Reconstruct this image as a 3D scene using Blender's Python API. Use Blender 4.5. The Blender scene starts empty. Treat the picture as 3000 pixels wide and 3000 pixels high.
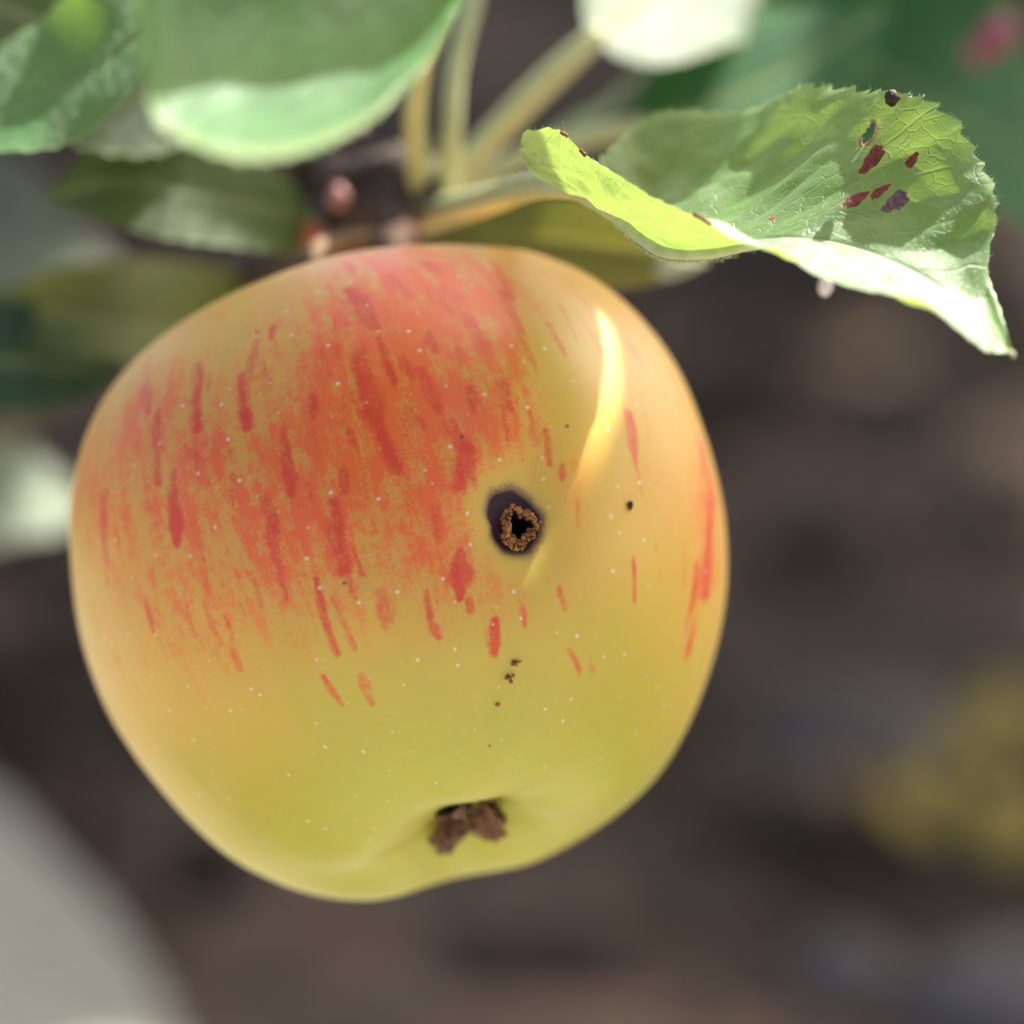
import bpy, math, random
import numpy as np
from mathutils import Vector, Matrix, noise as mnoise

random.seed(7)
rng = np.random.default_rng(7)
scn = bpy.context.scene
COL = scn.collection

# ------------------------------------------------------------------ camera
CM = 0.01
PITCH = math.radians(20)
RIGHT = np.array([1.0, 0, 0])
FWD = np.array([0, math.cos(PITCH), -math.sin(PITCH)])
UP = np.array([0, math.sin(PITCH), math.cos(PITCH)])
BACK = -FWD
D0 = 55.0                      # focus distance in cm
TAN = 0.1                      # half field of view
APPLE_PX = (1168.0, 1674.0)    # where the apple's centre stands in the 3000 px picture
APPLE_D = D0 + 3.45
APPLE_Z = 20.0                 # height of the apple's centre above the soil, cm
_c = RIGHT * (APPLE_PX[0] - 1500) / 1500 * TAN * APPLE_D + UP * (1500 - APPLE_PX[1]) / 1500 * TAN * APPLE_D + FWD * APPLE_D
CAM = np.array([0, 0, APPLE_Z]) - _c       # the apple's centre is at (0, 0, APPLE_Z)
AC = np.array([0, 0, APPLE_Z])

def P(px, py, d):
    """world point (cm) seen at pixel (px, py), d cm beyond the focus distance"""
    if d > 3:                      # the spur and what lies behind it
        d = 3 + (d - 3) * 1.5
    D = D0 + d
    return CAM + RIGHT * ((px - 1500) / 1500 * TAN * D) + UP * ((1500 - py) / 1500 * TAN * D) + FWD * D

def pix(p):
    q = np.asarray(p) - CAM
    D = q @ FWD
    return 1500 + 1500 * (q @ RIGHT) / (TAN * D), 1500 - 1500 * (q @ UP) / (TAN * D), D - D0

cam_data = bpy.data.cameras.new("camera")
cam = bpy.data.objects.new("camera", cam_data)
COL.objects.link(cam)
scn.camera = cam
cam_data.sensor_width = 24
cam_data.sensor_fit = 'HORIZONTAL'
cam_data.lens = 12 / TAN
cam_data.clip_start = 0.02
cam_data.clip_end = 200
cam_data.dof.use_dof = True
cam_data.dof.focus_distance = (D0 + 0.15) * CM
cam_data.dof.aperture_fstop = 5.6
M = Matrix((RIGHT, UP, BACK)).transposed().to_4x4()
M.translation = Vector(CAM * CM)
cam.matrix_world = M

# ------------------------------------------------------------------ light
SUN_CAM = np.array([0.42, 0.82, -0.25])    # towards the sun: right, up, back along the lens
SUN_CAM /= np.linalg.norm(SUN_CAM)
SUN = RIGHT * SUN_CAM[0] + UP * SUN_CAM[1] + BACK * SUN_CAM[2]
world = bpy.data.worlds.new("World")
scn.world = world
world.use_nodes = True
wn = world.node_tree.nodes
sky = wn.new('ShaderNodeTexSky')
sky.sky_type = 'NISHITA'
sky.sun_disc = False
sky.air_density = 0.55
sky.dust_density = 4.0
sky.ozone_density = 0.4
sky.sun_elevation = math.asin(SUN[2])
sky.sun_rotation = math.atan2(SUN[0], SUN[1])
wn['Background'].inputs[1].default_value = 0.115
world.node_tree.links.new(sky.outputs[0], wn['Background'].inputs[0])
sd = bpy.data.lights.new("sun", 'SUN')
sd.energy = 5.0
sd.angle = math.radians(0.53)
sd.color = (1.0, 0.95, 0.88)
so = bpy.data.objects.new("sun", sd)
COL.objects.link(so)
so.rotation_euler = Vector(SUN).to_track_quat('Z', 'Y').to_euler()
so.location = Vector(SUN * 3)
vs = scn.view_settings
vs.view_transform = 'Standard'
vs.look = 'None'
vs.gamma = 1
vs.exposure = 1.5
scn.cycles.max_bounces = 5
scn.cycles.diffuse_bounces = 4
scn.cycles.glossy_bounces = 2
scn.cycles.transmission_bounces = 3
scn.cycles.adaptive_threshold = 0.02
scn.cycles.use_denoising = True

# ------------------------------------------------------------------ node helper
class NT:
    def __init__(self, name):
        self.m = bpy.data.materials.new(name)
        self.m.use_nodes = True
        self.t = self.m.node_tree
        self.t.nodes.clear()
    def n(self, typ, props=None, **inp):
        nd = self.t.nodes.new(typ)
        for k, v in (props or {}).items():
            setattr(nd, k, v)
        for k, v in inp.items():
            key = int(k[1:]) if k[0] == '_' else k.replace('__', ' ')
            self.put(nd.inputs[key], v)
        return nd
    def put(self, sock, v):
        if isinstance(v, bpy.types.NodeSocket):
            self.t.links.new(v, sock)
        elif isinstance(v, (tuple, list)) and sock.type == 'RGBA' and len(v) == 3:
            sock.default_value = (*v, 1)
        else:
            sock.default_value = v
    def math(self, op, a, b=0.0, c=0.0, clamp=False):
        nd = self.n('ShaderNodeMath', {'operation': op, 'use_clamp': clamp}, _0=a, _1=b, _2=c)
        return nd.outputs[0]
    def vmath(self, op, a, b=(0, 0, 0)):
        return self.n('ShaderNodeVectorMath', {'operation': op}, _0=a, _1=b).outputs[0]
    def smooth(self, v, lo, hi, o0=0.0, o1=1.0):
        nd = self.n('ShaderNodeMapRange', {'interpolation_type': 'SMOOTHSTEP'}, _0=v, _1=lo, _2=hi, _3=o0, _4=o1)
        return nd.outputs[0]
    def mix(self, f, a, b, mode='MIX'):
        nd = self.n('ShaderNodeMix', {'data_type': 'RGBA', 'blend_type': mode})
        self.put(nd.inputs[0], f); self.put(nd.inputs[6], a); self.put(nd.inputs[7], b)
        return nd.outputs[2]
    def attr(self, name, out='Fac'):
        return self.n('ShaderNodeAttribute', {'attribute_name': name}).outputs[out]
    def noise(self, vec, scale, detail=3, rough=0.5, out=0, dist=0.0):
        return self.n('ShaderNodeTexNoise', None, Vector=vec, Scale=scale, Detail=detail, Roughness=rough, Distortion=dist).outputs[out]
    def voro(self, vec, scale, feature='F1', rnd=1.0, out=0):
        return self.n('ShaderNodeTexVoronoi', {'feature': feature}, Vector=vec, Scale=scale, Randomness=rnd).outputs[out]
    def objcm(self):
        tc = self.n('ShaderNodeTexCoord').outputs['Object']
        return self.n('ShaderNodeVectorMath', {'operation': 'SCALE'}, _0=tc, Scale=100.0).outputs[0]
    def bump(self, h, dist_cm, strength=1.0, normal=None):
        nd = self.n('ShaderNodeBump', None, Height=h, Distance=dist_cm * CM, Strength=strength)
        if normal is not None:
            self.put(nd.inputs['Normal'], normal)
        return nd.outputs[0]
    def out(self, s):
        o = self.n('ShaderNodeOutputMaterial', None, Surface=s)
        return self.m

def simple(name, c, rough=0.6, var=0.25, scale=20.0, bump=0.01, spec=0.4, c2=None):
    t = NT(name)
    co = t.objcm()
    f = t.noise(co, scale, 4, 0.6)
    c2 = c2 or tuple(x * 0.5 for x in c)
    col = t.mix(t.smooth(f, 0.35, 0.65), c2, c)
    b = t.n('ShaderNodeBsdfPrincipled', None, Base__Color=col, Roughness=rough, Specular__IOR__Level=spec,
            Normal=t.bump(f, bump))
    return t.out(b.outputs[0])

# ------------------------------------------------------------------ object helpers
def set_tags(o, label=None, category=None, group=None, kind=None):
    if label: o["label"] = label
    if category: o["category"] = category
    if group: o["group"] = group
    if kind: o["kind"] = kind
    return o

def empty(name, loc_cm, label=None, category=None, group=None, kind=None):
    o = bpy.data.objects.new(name, None)
    o.empty_display_size = 0.01
    COL.objects.link(o)
    o.location = Vector(np.asarray(loc_cm) * CM)
    return set_tags(o, label, category, group, kind)

def origin_of(o):
    v = Vector((0, 0, 0))
    while o is not None:
        v = v + o.location
        o = o.parent
    return np.array(v) / CM

def mesh(name, verts, faces, mat, parent=None, loc=None, smooth=True, attrs=None, label=None, category=None, group=None, kind=None):
    """one mesh object; verts are world points in cm"""
    verts = np.asarray(verts, dtype=float)
    o_at = origin_of(parent) if parent is not None else np.asarray(loc if loc is not None else verts.mean(0))
    me = bpy.data.meshes.new(name)
    v = (verts - o_at) * CM
    fa = np.asarray(faces, dtype=np.int32) if not isinstance(faces, list) else None
    if fa is not None:
        k = fa.shape[1]
        me.vertices.add(len(v)); me.vertices.foreach_set('co', v.astype(np.float32).ravel())
        me.loops.add(fa.size); me.loops.foreach_set('vertex_index', fa.ravel())
        me.polygons.add(len(fa)); me.polygons.foreach_set('loop_start', np.arange(0, fa.size, k, dtype=np.int32))
        me.update(calc_edges=True)
        me.validate()
    else:
        me.from_pydata([tuple(x) for x in v], [], faces)
        me.update()
    if smooth:
        me.polygons.foreach_set('use_smooth', np.ones(len(me.polygons), dtype=bool))
    for an, av in (attrs or {}).items():
        av = np.asarray(av, dtype=np.float32)
        if av.ndim == 1:
            a = me.attributes.new(an, 'FLOAT', 'POINT'); a.data.foreach_set('value', av)
        else:
            a = me.attributes.new(an, 'FLOAT_VECTOR', 'POINT'); a.data.foreach_set('vector', av.ravel())
    me.materials.append(mat)
    o = bpy.data.objects.new(name, me)
    COL.objects.link(o)
    if parent is not None:
        o.parent = parent
    else:
        o.location = Vector(o_at * CM)
    return set_tags(o, label, category, group, kind)

def grid_faces(nu, nv, wrap=False):
    i = np.arange(nu - 1)[:, None]
    m = nv if wrap else nv - 1
    j = np.arange(m)[None, :]
    j2 = (j + 1) % nv
    return np.stack([i * nv + j, i * nv + j2, (i + 1) * nv + j2, (i + 1) * nv + j], -1).reshape(-1, 4)

def unit(v):
    v = np.asarray(v, float)
    return v / (np.linalg.norm(v, axis=-1, keepdims=True) + 1e-12)

def catmull(pts, n):
    """smooth curve through control points (any dimension)"""
    pts = np.asarray(pts, float)
    k = len(pts)
    p = np.vstack([2 * pts[0] - pts[1], pts, 2 * pts[-1] - pts[-2]])
    t = np.linspace(0, k - 1, n)
    i = np.clip(t.astype(int), 0, k - 2)
    f = (t - i)[:, None]
    a, b, c, d = p[i], p[i + 1], p[i + 2], p[i + 3]
    return 0.5 * (2 * b + (c - a) * f + (2 * a - 5 * b + 4 * c - d) * f ** 2 + (3 * b - a - 3 * c + d) * f ** 3)

def tube(pts, radii, n=40, seg=14, wob=0.0, flat=None):
    """vertices and faces of a tapered, capped tube through pts (world cm)"""
    c = catmull(np.column_stack([np.asarray(pts, float), np.asarray(radii, float)]), n)
    q, r = c[:, :3], c[:, 3]
    tan = unit(np.gradient(q, axis=0))
    ref = np.array([0.3, 0.2, 0.9])
    s = unit(np.cross(tan, ref)); w = np.cross(s, tan)
    a = np.linspace(0, 2 * np.pi, seg, endpoint=False)
    rr = r[:, None] * (1 + (wob * rng.normal(size=(n, seg)) if wob else 0))
    v = q[:, None] + rr[..., None] * (np.cos(a)[None, :, None] * s[:, None] + np.sin(a)[None, :, None] * w[:, None])
    v = v.reshape(-1, 3)
    f = [tuple(x) for x in grid_faces(n, seg, True)]
    f.append(tuple(range(seg))[::-1]); f.append(tuple((n - 1) * seg + k for k in range(seg)))
    return v, f

def blob(center, rad, amp=0.25, freq=1.5, sub=3, seed=0, axes=None):
    """lumpy ellipsoid: verts, faces"""
    import bmesh
    bm = bmesh.new()
    bmesh.ops.create_icosphere(bm, subdivisions=sub, radius=1)
    v = np.array([x.co for x in bm.verts]); f = [tuple(x.index for x in p.verts) for p in bm.faces]
    bm.free()
    k = np.array([mnoise.fractal(Vector(x * freq) + Vector((seed * 7.3, seed * 3.1, 0)), 1.0, 2.0, 3) for x in v])
    v = v * (1 + amp * k)[:, None] * np.asarray(rad)
    if axes is not None:
        v = v @ np.asarray(axes)
    return v + np.asarray(center), f

def snoise(p, scale, seed=0.0):
    return np.array([mnoise.noise(Vector(x * scale) + Vector((seed, seed * 1.7, -seed))) for x in np.asarray(p)])

# ------------------------------------------------------------------ materials
def leaf_material(name, top, top2, under, trans, tf=0.35, rough=0.42, vein=(0.35, 0.42, 0.16), spacing=0.75, veinw=0.035,
                  retic=6.5, quilt=0.06, felt=0.0, sheen=0.0, spec=0.5, coat=0.0, front_glare=0.0):
    t = NT(name)
    L = t.attr('leaf', 'Vector')                       # along cm, |across| cm signed, edge 0..1
    sep = t.n('ShaderNodeSeparateXYZ', None, Vector=L)
    al, ac, ed = sep.outputs
    nz = t.noise(L, 0.9, 3, 0.55)
    ab = t.math('ABSOLUTE', ac)
    s = t.math('SUBTRACT', al, t.math('MULTIPLY', ab, 0.75))
    s = t.math('ADD', s, t.math('MULTIPLY', t.math('SUBTRACT', nz, 0.5), 0.5))
    side = t.math('MULTIPLY', t.math('GREATER_THAN', ac, 0.0), 0.33)
    fr = t.math('FRACT', t.math('ADD', t.math('DIVIDE', s, spacing), side))
    dv = t.math('MULTIPLY', t.math('ABSOLUTE', t.math('SUBTRACT', fr, 0.5)), spacing)      # distance to lateral vein
    lat = t.smooth(dv, 0.0, veinw, 1.0, 0.0)
    midr = t.smooth(ab, 0.02, 0.10, 1.0, 0.0)
    vx = t.vmath('MULTIPLY', L, (1, 1, 0))
    wob = t.n('ShaderNodeTexNoise', None, Vector=vx, Scale=5.0, Detail=2).outputs['Color']
    vx = t.vmath('ADD', vx, t.n('ShaderNodeVectorMath', {'operation': 'SCALE'}, _0=t.vmath('SUBTRACT', wob, (.5, .5, .5)), Scale=0.10).outputs[0])
    cell = t.voro(vx, retic, 'DISTANCE_TO_EDGE')
    cell2 = t.voro(vx, retic * 2.6, 'DISTANCE_TO_EDGE')
    ret = t.math('MAXIMUM', t.smooth(cell, 0.0, 0.05, 0.62, 0.0), t.smooth(cell2, 0.0, 0.07, 0.28, 0.0))
    vmask = t.math('MAXIMUM', t.math('MAXIMUM', t.math('MULTIPLY', lat, 0.85), midr), ret)
    big = t.noise(L, 1.6, 4, 0.6)
    col = t.mix(t.smooth(big, 0.35, 0.68), top2, top)
    fine = t.noise(L, 16.0, 3, 0.6)
    col = t.mix(t.smooth(fine, 0.3, 0.75, 0.0, 0.30), col, tuple(min(1, x * 1.5 + 0.02) for x in top))
    col = t.mix(t.math('MULTIPLY', vmask, 0.42), col, vein)
    col = t.mix(t.smooth(ed, 0.93, 1.0, 0.0, 0.6), col, tuple(min(1, 1.3 * x) for x in vein))
    if felt:
        fm = t.math('MULTIPLY', t.smooth(t.noise(L, 2.4, 5, 0.7), 0.45, 0.7), felt)
        col = t.mix(fm, col, (0.62, 0.68, 0.56))
    if front_glare:                                     # sun glare painted as white into the front half's colour
        fd = t.math('MULTIPLY', t.smooth(t.math('ADD', ac, t.math('MULTIPLY', t.math('SUBTRACT', fine, 0.5), 0.25)), -0.12, 0.02, 1.0, 0.0), front_glare)
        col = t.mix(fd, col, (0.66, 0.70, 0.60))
    spot = t.attr('spot')
    sp_n = t.math('ADD', spot, t.math('MULTIPLY', t.math('SUBTRACT', fine, 0.5), 0.5))
    col = t.mix(t.smooth(sp_n, 0.08, 0.40, 0, 0.75), col, (0.34, 0.30, 0.06))
    col = t.mix(t.smooth(sp_n, 0.42, 0.62), col, (0.13, 0.035, 0.02))
    ucol = t.mix(t.smooth(fine, 0.3, 0.7), under, tuple(x * 0.75 for x in under))
    ucol = t.mix(t.math('MULTIPLY', vmask, 0.5), ucol, tuple(min(1, x * 1.35) for x in under))
    back = t.n('ShaderNodeNewGeometry').outputs['Backfacing']
    base = t.mix(back, col, ucol)
    hgt = t.math('ADD', t.math('MULTIPLY', vmask, -1.0), t.math('MULTIPLY', fine, 0.35))
    nrm = t.bump(hgt, quilt)
    p = t.n('ShaderNodeBsdfPrincipled', None, Base__Color=base, Roughness=t.mix(back, (rough,) * 3, (0.8,) * 3),
            Specular__IOR__Level=t.math('MULTIPLY', t.math('SUBTRACT', 1.0, t.math('MULTIPLY', back, 0.7)), spec), Normal=nrm)
    if coat:                                           # waxy cuticle of the upper side
        t.put(p.inputs['Coat Weight'], t.math('MULTIPLY', t.math('SUBTRACT', 1.0, back), coat))
        t.put(p.inputs['Coat Roughness'], 0.48)
    if sheen:
        t.put(p.inputs['Sheen Weight'], sheen)
        t.put(p.inputs['Sheen Roughness'], 0.4)
    tcol = t.mix(t.math('MULTIPLY', vmask, 0.45), trans, tuple(x * 0.75 for x in trans))
    tr = t.n('ShaderNodeBsdfTranslucent', None, Color=tcol, Normal=nrm)
    ms = t.n('ShaderNodeMixShader', None, _0=tf, _1=p.outputs[0], _2=tr.outputs[0])
    return t.out(ms.outputs[0])

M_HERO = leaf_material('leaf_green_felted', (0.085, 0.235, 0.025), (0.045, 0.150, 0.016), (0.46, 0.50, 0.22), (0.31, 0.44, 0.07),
                       tf=0.36, rough=0.56, vein=(0.24, 0.38, 0.10), felt=0.14, sheen=0.05, retic=5.5, quilt=0.009, spec=0.9, coat=0.45, front_glare=0.28)
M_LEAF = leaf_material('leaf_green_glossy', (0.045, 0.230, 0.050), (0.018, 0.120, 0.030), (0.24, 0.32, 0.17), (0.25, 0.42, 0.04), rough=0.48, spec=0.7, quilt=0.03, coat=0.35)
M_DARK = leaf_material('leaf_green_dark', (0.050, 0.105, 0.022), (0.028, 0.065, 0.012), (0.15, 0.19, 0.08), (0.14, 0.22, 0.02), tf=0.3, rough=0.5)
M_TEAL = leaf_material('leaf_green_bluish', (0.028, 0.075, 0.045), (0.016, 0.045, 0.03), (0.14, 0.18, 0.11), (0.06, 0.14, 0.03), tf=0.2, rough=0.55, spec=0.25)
M_PALE = leaf_material('leaf_pale_underside', (0.36, 0.41, 0.33), (0.24, 0.31, 0.22), (0.46, 0.47, 0.36), (0.40, 0.42, 0.18), tf=0.3, rough=0.5)
M_OLIVE = leaf_material('leaf_olive', (0.115, 0.15, 0.035), (0.075, 0.105, 0.025), (0.21, 0.23, 0.10), (0.25, 0.27, 0.03), tf=0.3, rough=0.5)
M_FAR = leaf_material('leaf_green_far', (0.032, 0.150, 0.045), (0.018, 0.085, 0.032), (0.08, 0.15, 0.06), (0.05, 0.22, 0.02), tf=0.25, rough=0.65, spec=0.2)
M_GREY = leaf_material('leaf_greyish', (0.14, 0.165, 0.125), (0.10, 0.125, 0.095), (0.2, 0.22, 0.17), (0.10, 0.14, 0.05), tf=0.2, rough=0.6, spec=0.25)
M_PET = simple('petiole_downy_yellow', (0.47, 0.50, 0.27), 0.45, c2=(0.40, 0.42, 0.19), scale=6)
M_RIB = simple('midrib_green', (0.19, 0.22, 0.075), 0.6, c2=(0.15, 0.18, 0.06), scale=6)
M_BARK = simple('bark_grey_brown', (0.125, 0.095, 0.075), 0.85, scale=5, bump=0.06, c2=(0.05, 0.035, 0.028))
M_BUD = simple('bud_scale_pink', (0.52, 0.27, 0.24), 0.6, scale=10, bump=0.02, c2=(0.34, 0.15, 0.13))
M_BUDG = simple('bud_scale_mauve', (0.26, 0.19, 0.18), 0.75, scale=8, bump=0.03, c2=(0.10, 0.07, 0.06))
M_BUDR = simple('bud_scale_salmon', (0.55, 0.20, 0.13), 0.6, scale=10, bump=0.02, c2=(0.38, 0.11, 0.07))

# ------------------------------------------------------------------ soil
def build_ground():
    xs = np.concatenate([np.linspace(-3000, -160, 16)[:-1], np.linspace(-160, 160, 200), np.linspace(160, 3000, 16)[1:]])
    ys = np.concatenate([np.linspace(-3000, -120, 16)[:-1], np.linspace(-120, 300, 240), np.linspace(300, 6000, 24)[1:]])
    X, Y = np.meshgrid(xs, ys, indexing='ij')
    p = np.stack([X.ravel(), Y.ravel(), np.zeros(X.size)], -1)
    near = (np.abs(p[:, 0]) < 161) & (p[:, 1] > -121) & (p[:, 1] < 301)
    z = np.zeros(len(p))
    z[near] = np.array([1.6 * mnoise.noise(Vector(q * 0.06)) + 1.1 * mnoise.noise(Vector(q * 0.2)) + 0.6 * abs(mnoise.noise(Vector(q * 0.55))) for q in p[near]])
    p[:, 2] = z
    t = NT('soil_dark')
    co = t.objcm()
    a = t.noise(co, 0.05, 4, 0.6)
    b = t.noise(co, 0.35, 5, 0.65)
    c = t.mix(t.smooth(a, 0.35, 0.65), (0.034, 0.025, 0.016), (0.165, 0.112, 0.072))
    c = t.mix(t.smooth(b, 0.45, 0.75, 0, 0.6), c, (0.12, 0.095, 0.075))
    c = t.mix(t.smooth(t.noise(co, 0.08, 2, 0.5), 0.56, 0.7, 0, 0.45), c, (0.045, 0.055, 0.025))
    bs = t.n('ShaderNodeBsdfPrincipled', None, Base__Color=c, Roughness=0.95, Specular__IOR__Level=0.15, Normal=t.bump(b, 0.8))
    mesh('ground', p, grid_faces(len(xs), len(ys)), t.out(bs.outputs[0]), loc=(0, 0, 0), kind='structure')
    # loose crumbs and litter nobody could count
    V, F, n = [], [], 0
    for k in range(1600):
        # denser where the lens looks
        y = rng.uniform(15, 210); x = rng.uniform(-45, 45)
        r = rng.uniform(0.25, 1.5)
        v, f = blob((x, y, 0.5 + r * 0.2), (r, r * rng.uniform(.6, 1), r * rng.uniform(.4, .8)), 0.3, 1.3, 1, k)
        V.append(v); F += [tuple(i + n for i in q) for q in f]; n += len(v)
    mesh('soil_crumbs', np.vstack(V), F, simple('soil_crumb', (0.17, 0.120, 0.078), 0.95, scale=0.12, c2=(0.026, 0.019, 0.013), spec=0.1),
         loc=(0, 60, 0), label='dark crumbs of loose soil on the ground', category='soil', kind='stuff')

def ground_at(px, py, h=0.6):
    d = unit(P(px, py, 0) - CAM)
    k = (h - CAM[2]) / d[2]
    return CAM + d * k

build_ground()

# ------------------------------------------------------------------ leaves
def leaf_shape(u):
    return np.clip(np.sin(np.pi * np.clip(u, 0, 1) ** 0.80), 0, 1) ** 0.80

def make_leaf(name, mid, width, side, mat, parent, fold=0.25, wave=0.12, sag=0.0, nu=60, nv=24, teeth=0.05, seed=0, petiole=None,
              pet_r=0.11, label=None, curl=None, **tags):
    """mid: midrib control points, width: (near, far) half widths cm, side: across direction (world)"""
    c = catmull(mid, nu)
    u = np.linspace(0, 1, nu)
    tan = unit(np.gradient(c, axis=0))
    s = unit(side - (tan @ side)[:, None] * tan)
    nrm = np.cross(tan, s)
    nrm *= np.sign(nrm @ UP + 1e-6)[:, None] if abs(np.mean(nrm @ UP)) > 0.15 else np.sign(nrm @ BACK)[:, None]
    v = np.linspace(-1, 1, nv)
    L = np.linalg.norm(np.diff(c, axis=0), axis=1).sum()
    sh = leaf_shape(u)
    U, V = np.meshgrid(u, v, indexing='ij')
    W = np.where(V < 0, width[0], width[1]) * sh[:, None]
    tooth = 1 + teeth * (np.abs(((U * L / 0.28) % 1) - 0.5) * 2 - 0.5) * (np.abs(V) > 0.97)
    ph = seed * 1.3
    off = fold * W * np.abs(V) ** 1.4 + wave * np.sin(U * 9 + ph + np.sign(V) * 0.9) * np.abs(V) ** 2 * sh[:, None] - sag * U ** 2
    if curl is not None:
        off = off + curl(U, V)
    pts = c[:, None] + (W * V * tooth)[..., None] * s[:, None] + off[..., None] * nrm[:, None]
    att = np.stack([U * L, W * V, np.abs(V)], -1).reshape(-1, 3)
    f = grid_faces(nu, nv)
    # faces wound so that the front is the upper side
    a, b, d = pts[nu // 2, nv // 2], pts[nu // 2 + 1, nv // 2], pts[nu // 2, nv // 2 + 1]
    if np.dot(np.cross(d - a, b - a), nrm[nu // 2]) < 0:
        f = f[:, ::-1].copy()
    o = mesh(name, pts.reshape(-1, 3), f, mat, parent, attrs={'leaf': att}, loc=None if parent is not None else c[0], label=label, **tags)
    vr, fr = tube(c - nrm * 0.03, np.linspace(0.06, 0.015, nu), n=nu, seg=8)
    mesh('midrib', vr, fr, M_RIB, o)
    if petiole is not None:
        q = [np.asarray(x) for x in petiole] + [c[0], c[2]]
        vt, ft = tube(q, [pet_r * 1.25] + [pet_r] * (len(q) - 3) + [pet_r * 0.85, pet_r * 0.5])
        mesh('petiole', vt, ft, M_PET, o)
    return o

branch = empty('apple_branch', P(1150, 620, 7), label='leafy apple branch with knobbly brown spur above the striped apple', category='branch')

def build_spur():
    # the old wood passes behind the apple, the spur sits on it
    v, f = tube([P(-300, 1320, 13), P(250, 1080, 11), P(640, 860, 9), P(900, 700, 7.5), P(1080, 640, 6.2), P(1180, 600, 5.6)],
                [0.42, 0.38, 0.34, 0.34, 0.42, 0.30], n=90, seg=20, wob=0.05)
    mesh('old_wood', v, f, M_BARK, branch)
    v, f = tube([P(1010, 690, 6.6), P(1060, 600, 6.2), P(1130, 540, 6.0), P(1200, 520, 5.8), P(1290, 560, 5.4)],
                [0.30, 0.42, 0.40, 0.36, 0.16], n=60, seg=20, wob=0.07)
    mesh('spur', v, f, M_BARK, branch)
    v, f = tube([P(1010, 560, 6.4), P(970, 480, 6.6), P(930, 430, 6.9), P(900, 400, 7.0)], [0.24, 0.22, 0.18, 0.10], n=40, seg=14, wob=0.08)
    mesh('spur', v, f, M_BARK, branch)
    v, f = tube([P(1170, 640, 5.4), P(1160, 700, 5.0), P(1120, 760, 4.6)], [0.26, 0.22, 0.15], n=30, seg=14, wob=0.06)
    mesh('spur', v, f, simple('young_wood_russet', (0.11, 0.06, 0.035), 0.85, scale=6, c2=(0.06, 0.03, 0.02)), branch)
    for (x, y, d, r, m) in [(988, 578, 5.4, (0.12, 0.12, 0.14), M_BUD), (917, 692, 6.0, (0.13, 0.13, 0.18), M_BUDR),
                            (975, 655, 6.6, (0.12, 0.12, 0.13), M_BUD), (1055, 505, 6.8, (0.22, 0.2, 0.16), M_BUDG), (860, 480, 6.8, (0.14, 0.14, 0.2), M_BARK)]:
        vv, ff = blob(P(x, y, d), r, 0.5, 1.8, 3, x)
        mesh('bud', vv, ff, m, branch)
    # bud scars, scales and stubs crowding the spur
    r3 = np.random.default_rng(12)
    for k in range(16):
        x, y = r3.uniform(930, 1270), r3.uniform(430, 700)
        dd = r3.uniform(5.6, 8.0)
        a = P(x, y, dd); tip = a + UP * r3.uniform(-.1, .5) + RIGHT * r3.uniform(-.5, .3) + BACK * r3.uniform(-.2, .3)
        r = r3.uniform(0.07, 0.17)
        v, f = tube([a, a * .5 + tip * .5 + RIGHT * .06, tip], [r, r * 1.15, r * .35], n=14, seg=9, wob=0.08)
        mesh('scale', v, f, (M_BARK, M_BARK, M_BUDG)[k % 3], branch)

build_spur()

# --- the sunlit leaf on the right: midrib, back margin and front margin, each a curve in space
H_MID = [(1740, 580, .9), (1790, 615, .6), (1840, 655, .35), (1890, 697, .15), (1955, 733, -.05), (2070, 738, -.2), (2190, 715, -.3), (2320, 702, -.5),
         (2470, 722, -.6), (2620, 772, -.8), (2760, 852, -1.0), (2870, 950, -1.3), (2967, 1046, -1.9)]
H_BACK = [(1748, 565, 1.0), (1760, 470, 2.0), (1865, 363, 2.9), (1997, 330, 2.6), (2199, 312, 2.0), (2354, 278, 1.3), (2490, 264, .7), (2640, 287, .1),
          (2781, 355, -.2), (2885, 505, -.35), (2902, 630, -.45), (2905, 800, -.6), (2967, 1046, -1.9)]
H_FRONT = [(1712, 568, .85), (1575, 515, .8), (1533, 405, .7), (1640, 402, .15), (1740, 478, -.2), (1890, 580, -.55), (2060, 628, -1.0), (2215, 722, -1.7),
           (2350, 772, -2.2), (2560, 838, -2.5), (2720, 905, -2.5), (2850, 985, -2.3), (2967, 1046, -1.9)]
NU, NV = 300, 150
_hm = catmull([P(*q) for q in H_MID], NU); _hb = catmull([P(*q) for q in H_BACK], NU); _hf = catmull([P(*q) for q in H_FRONT], NU)

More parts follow.
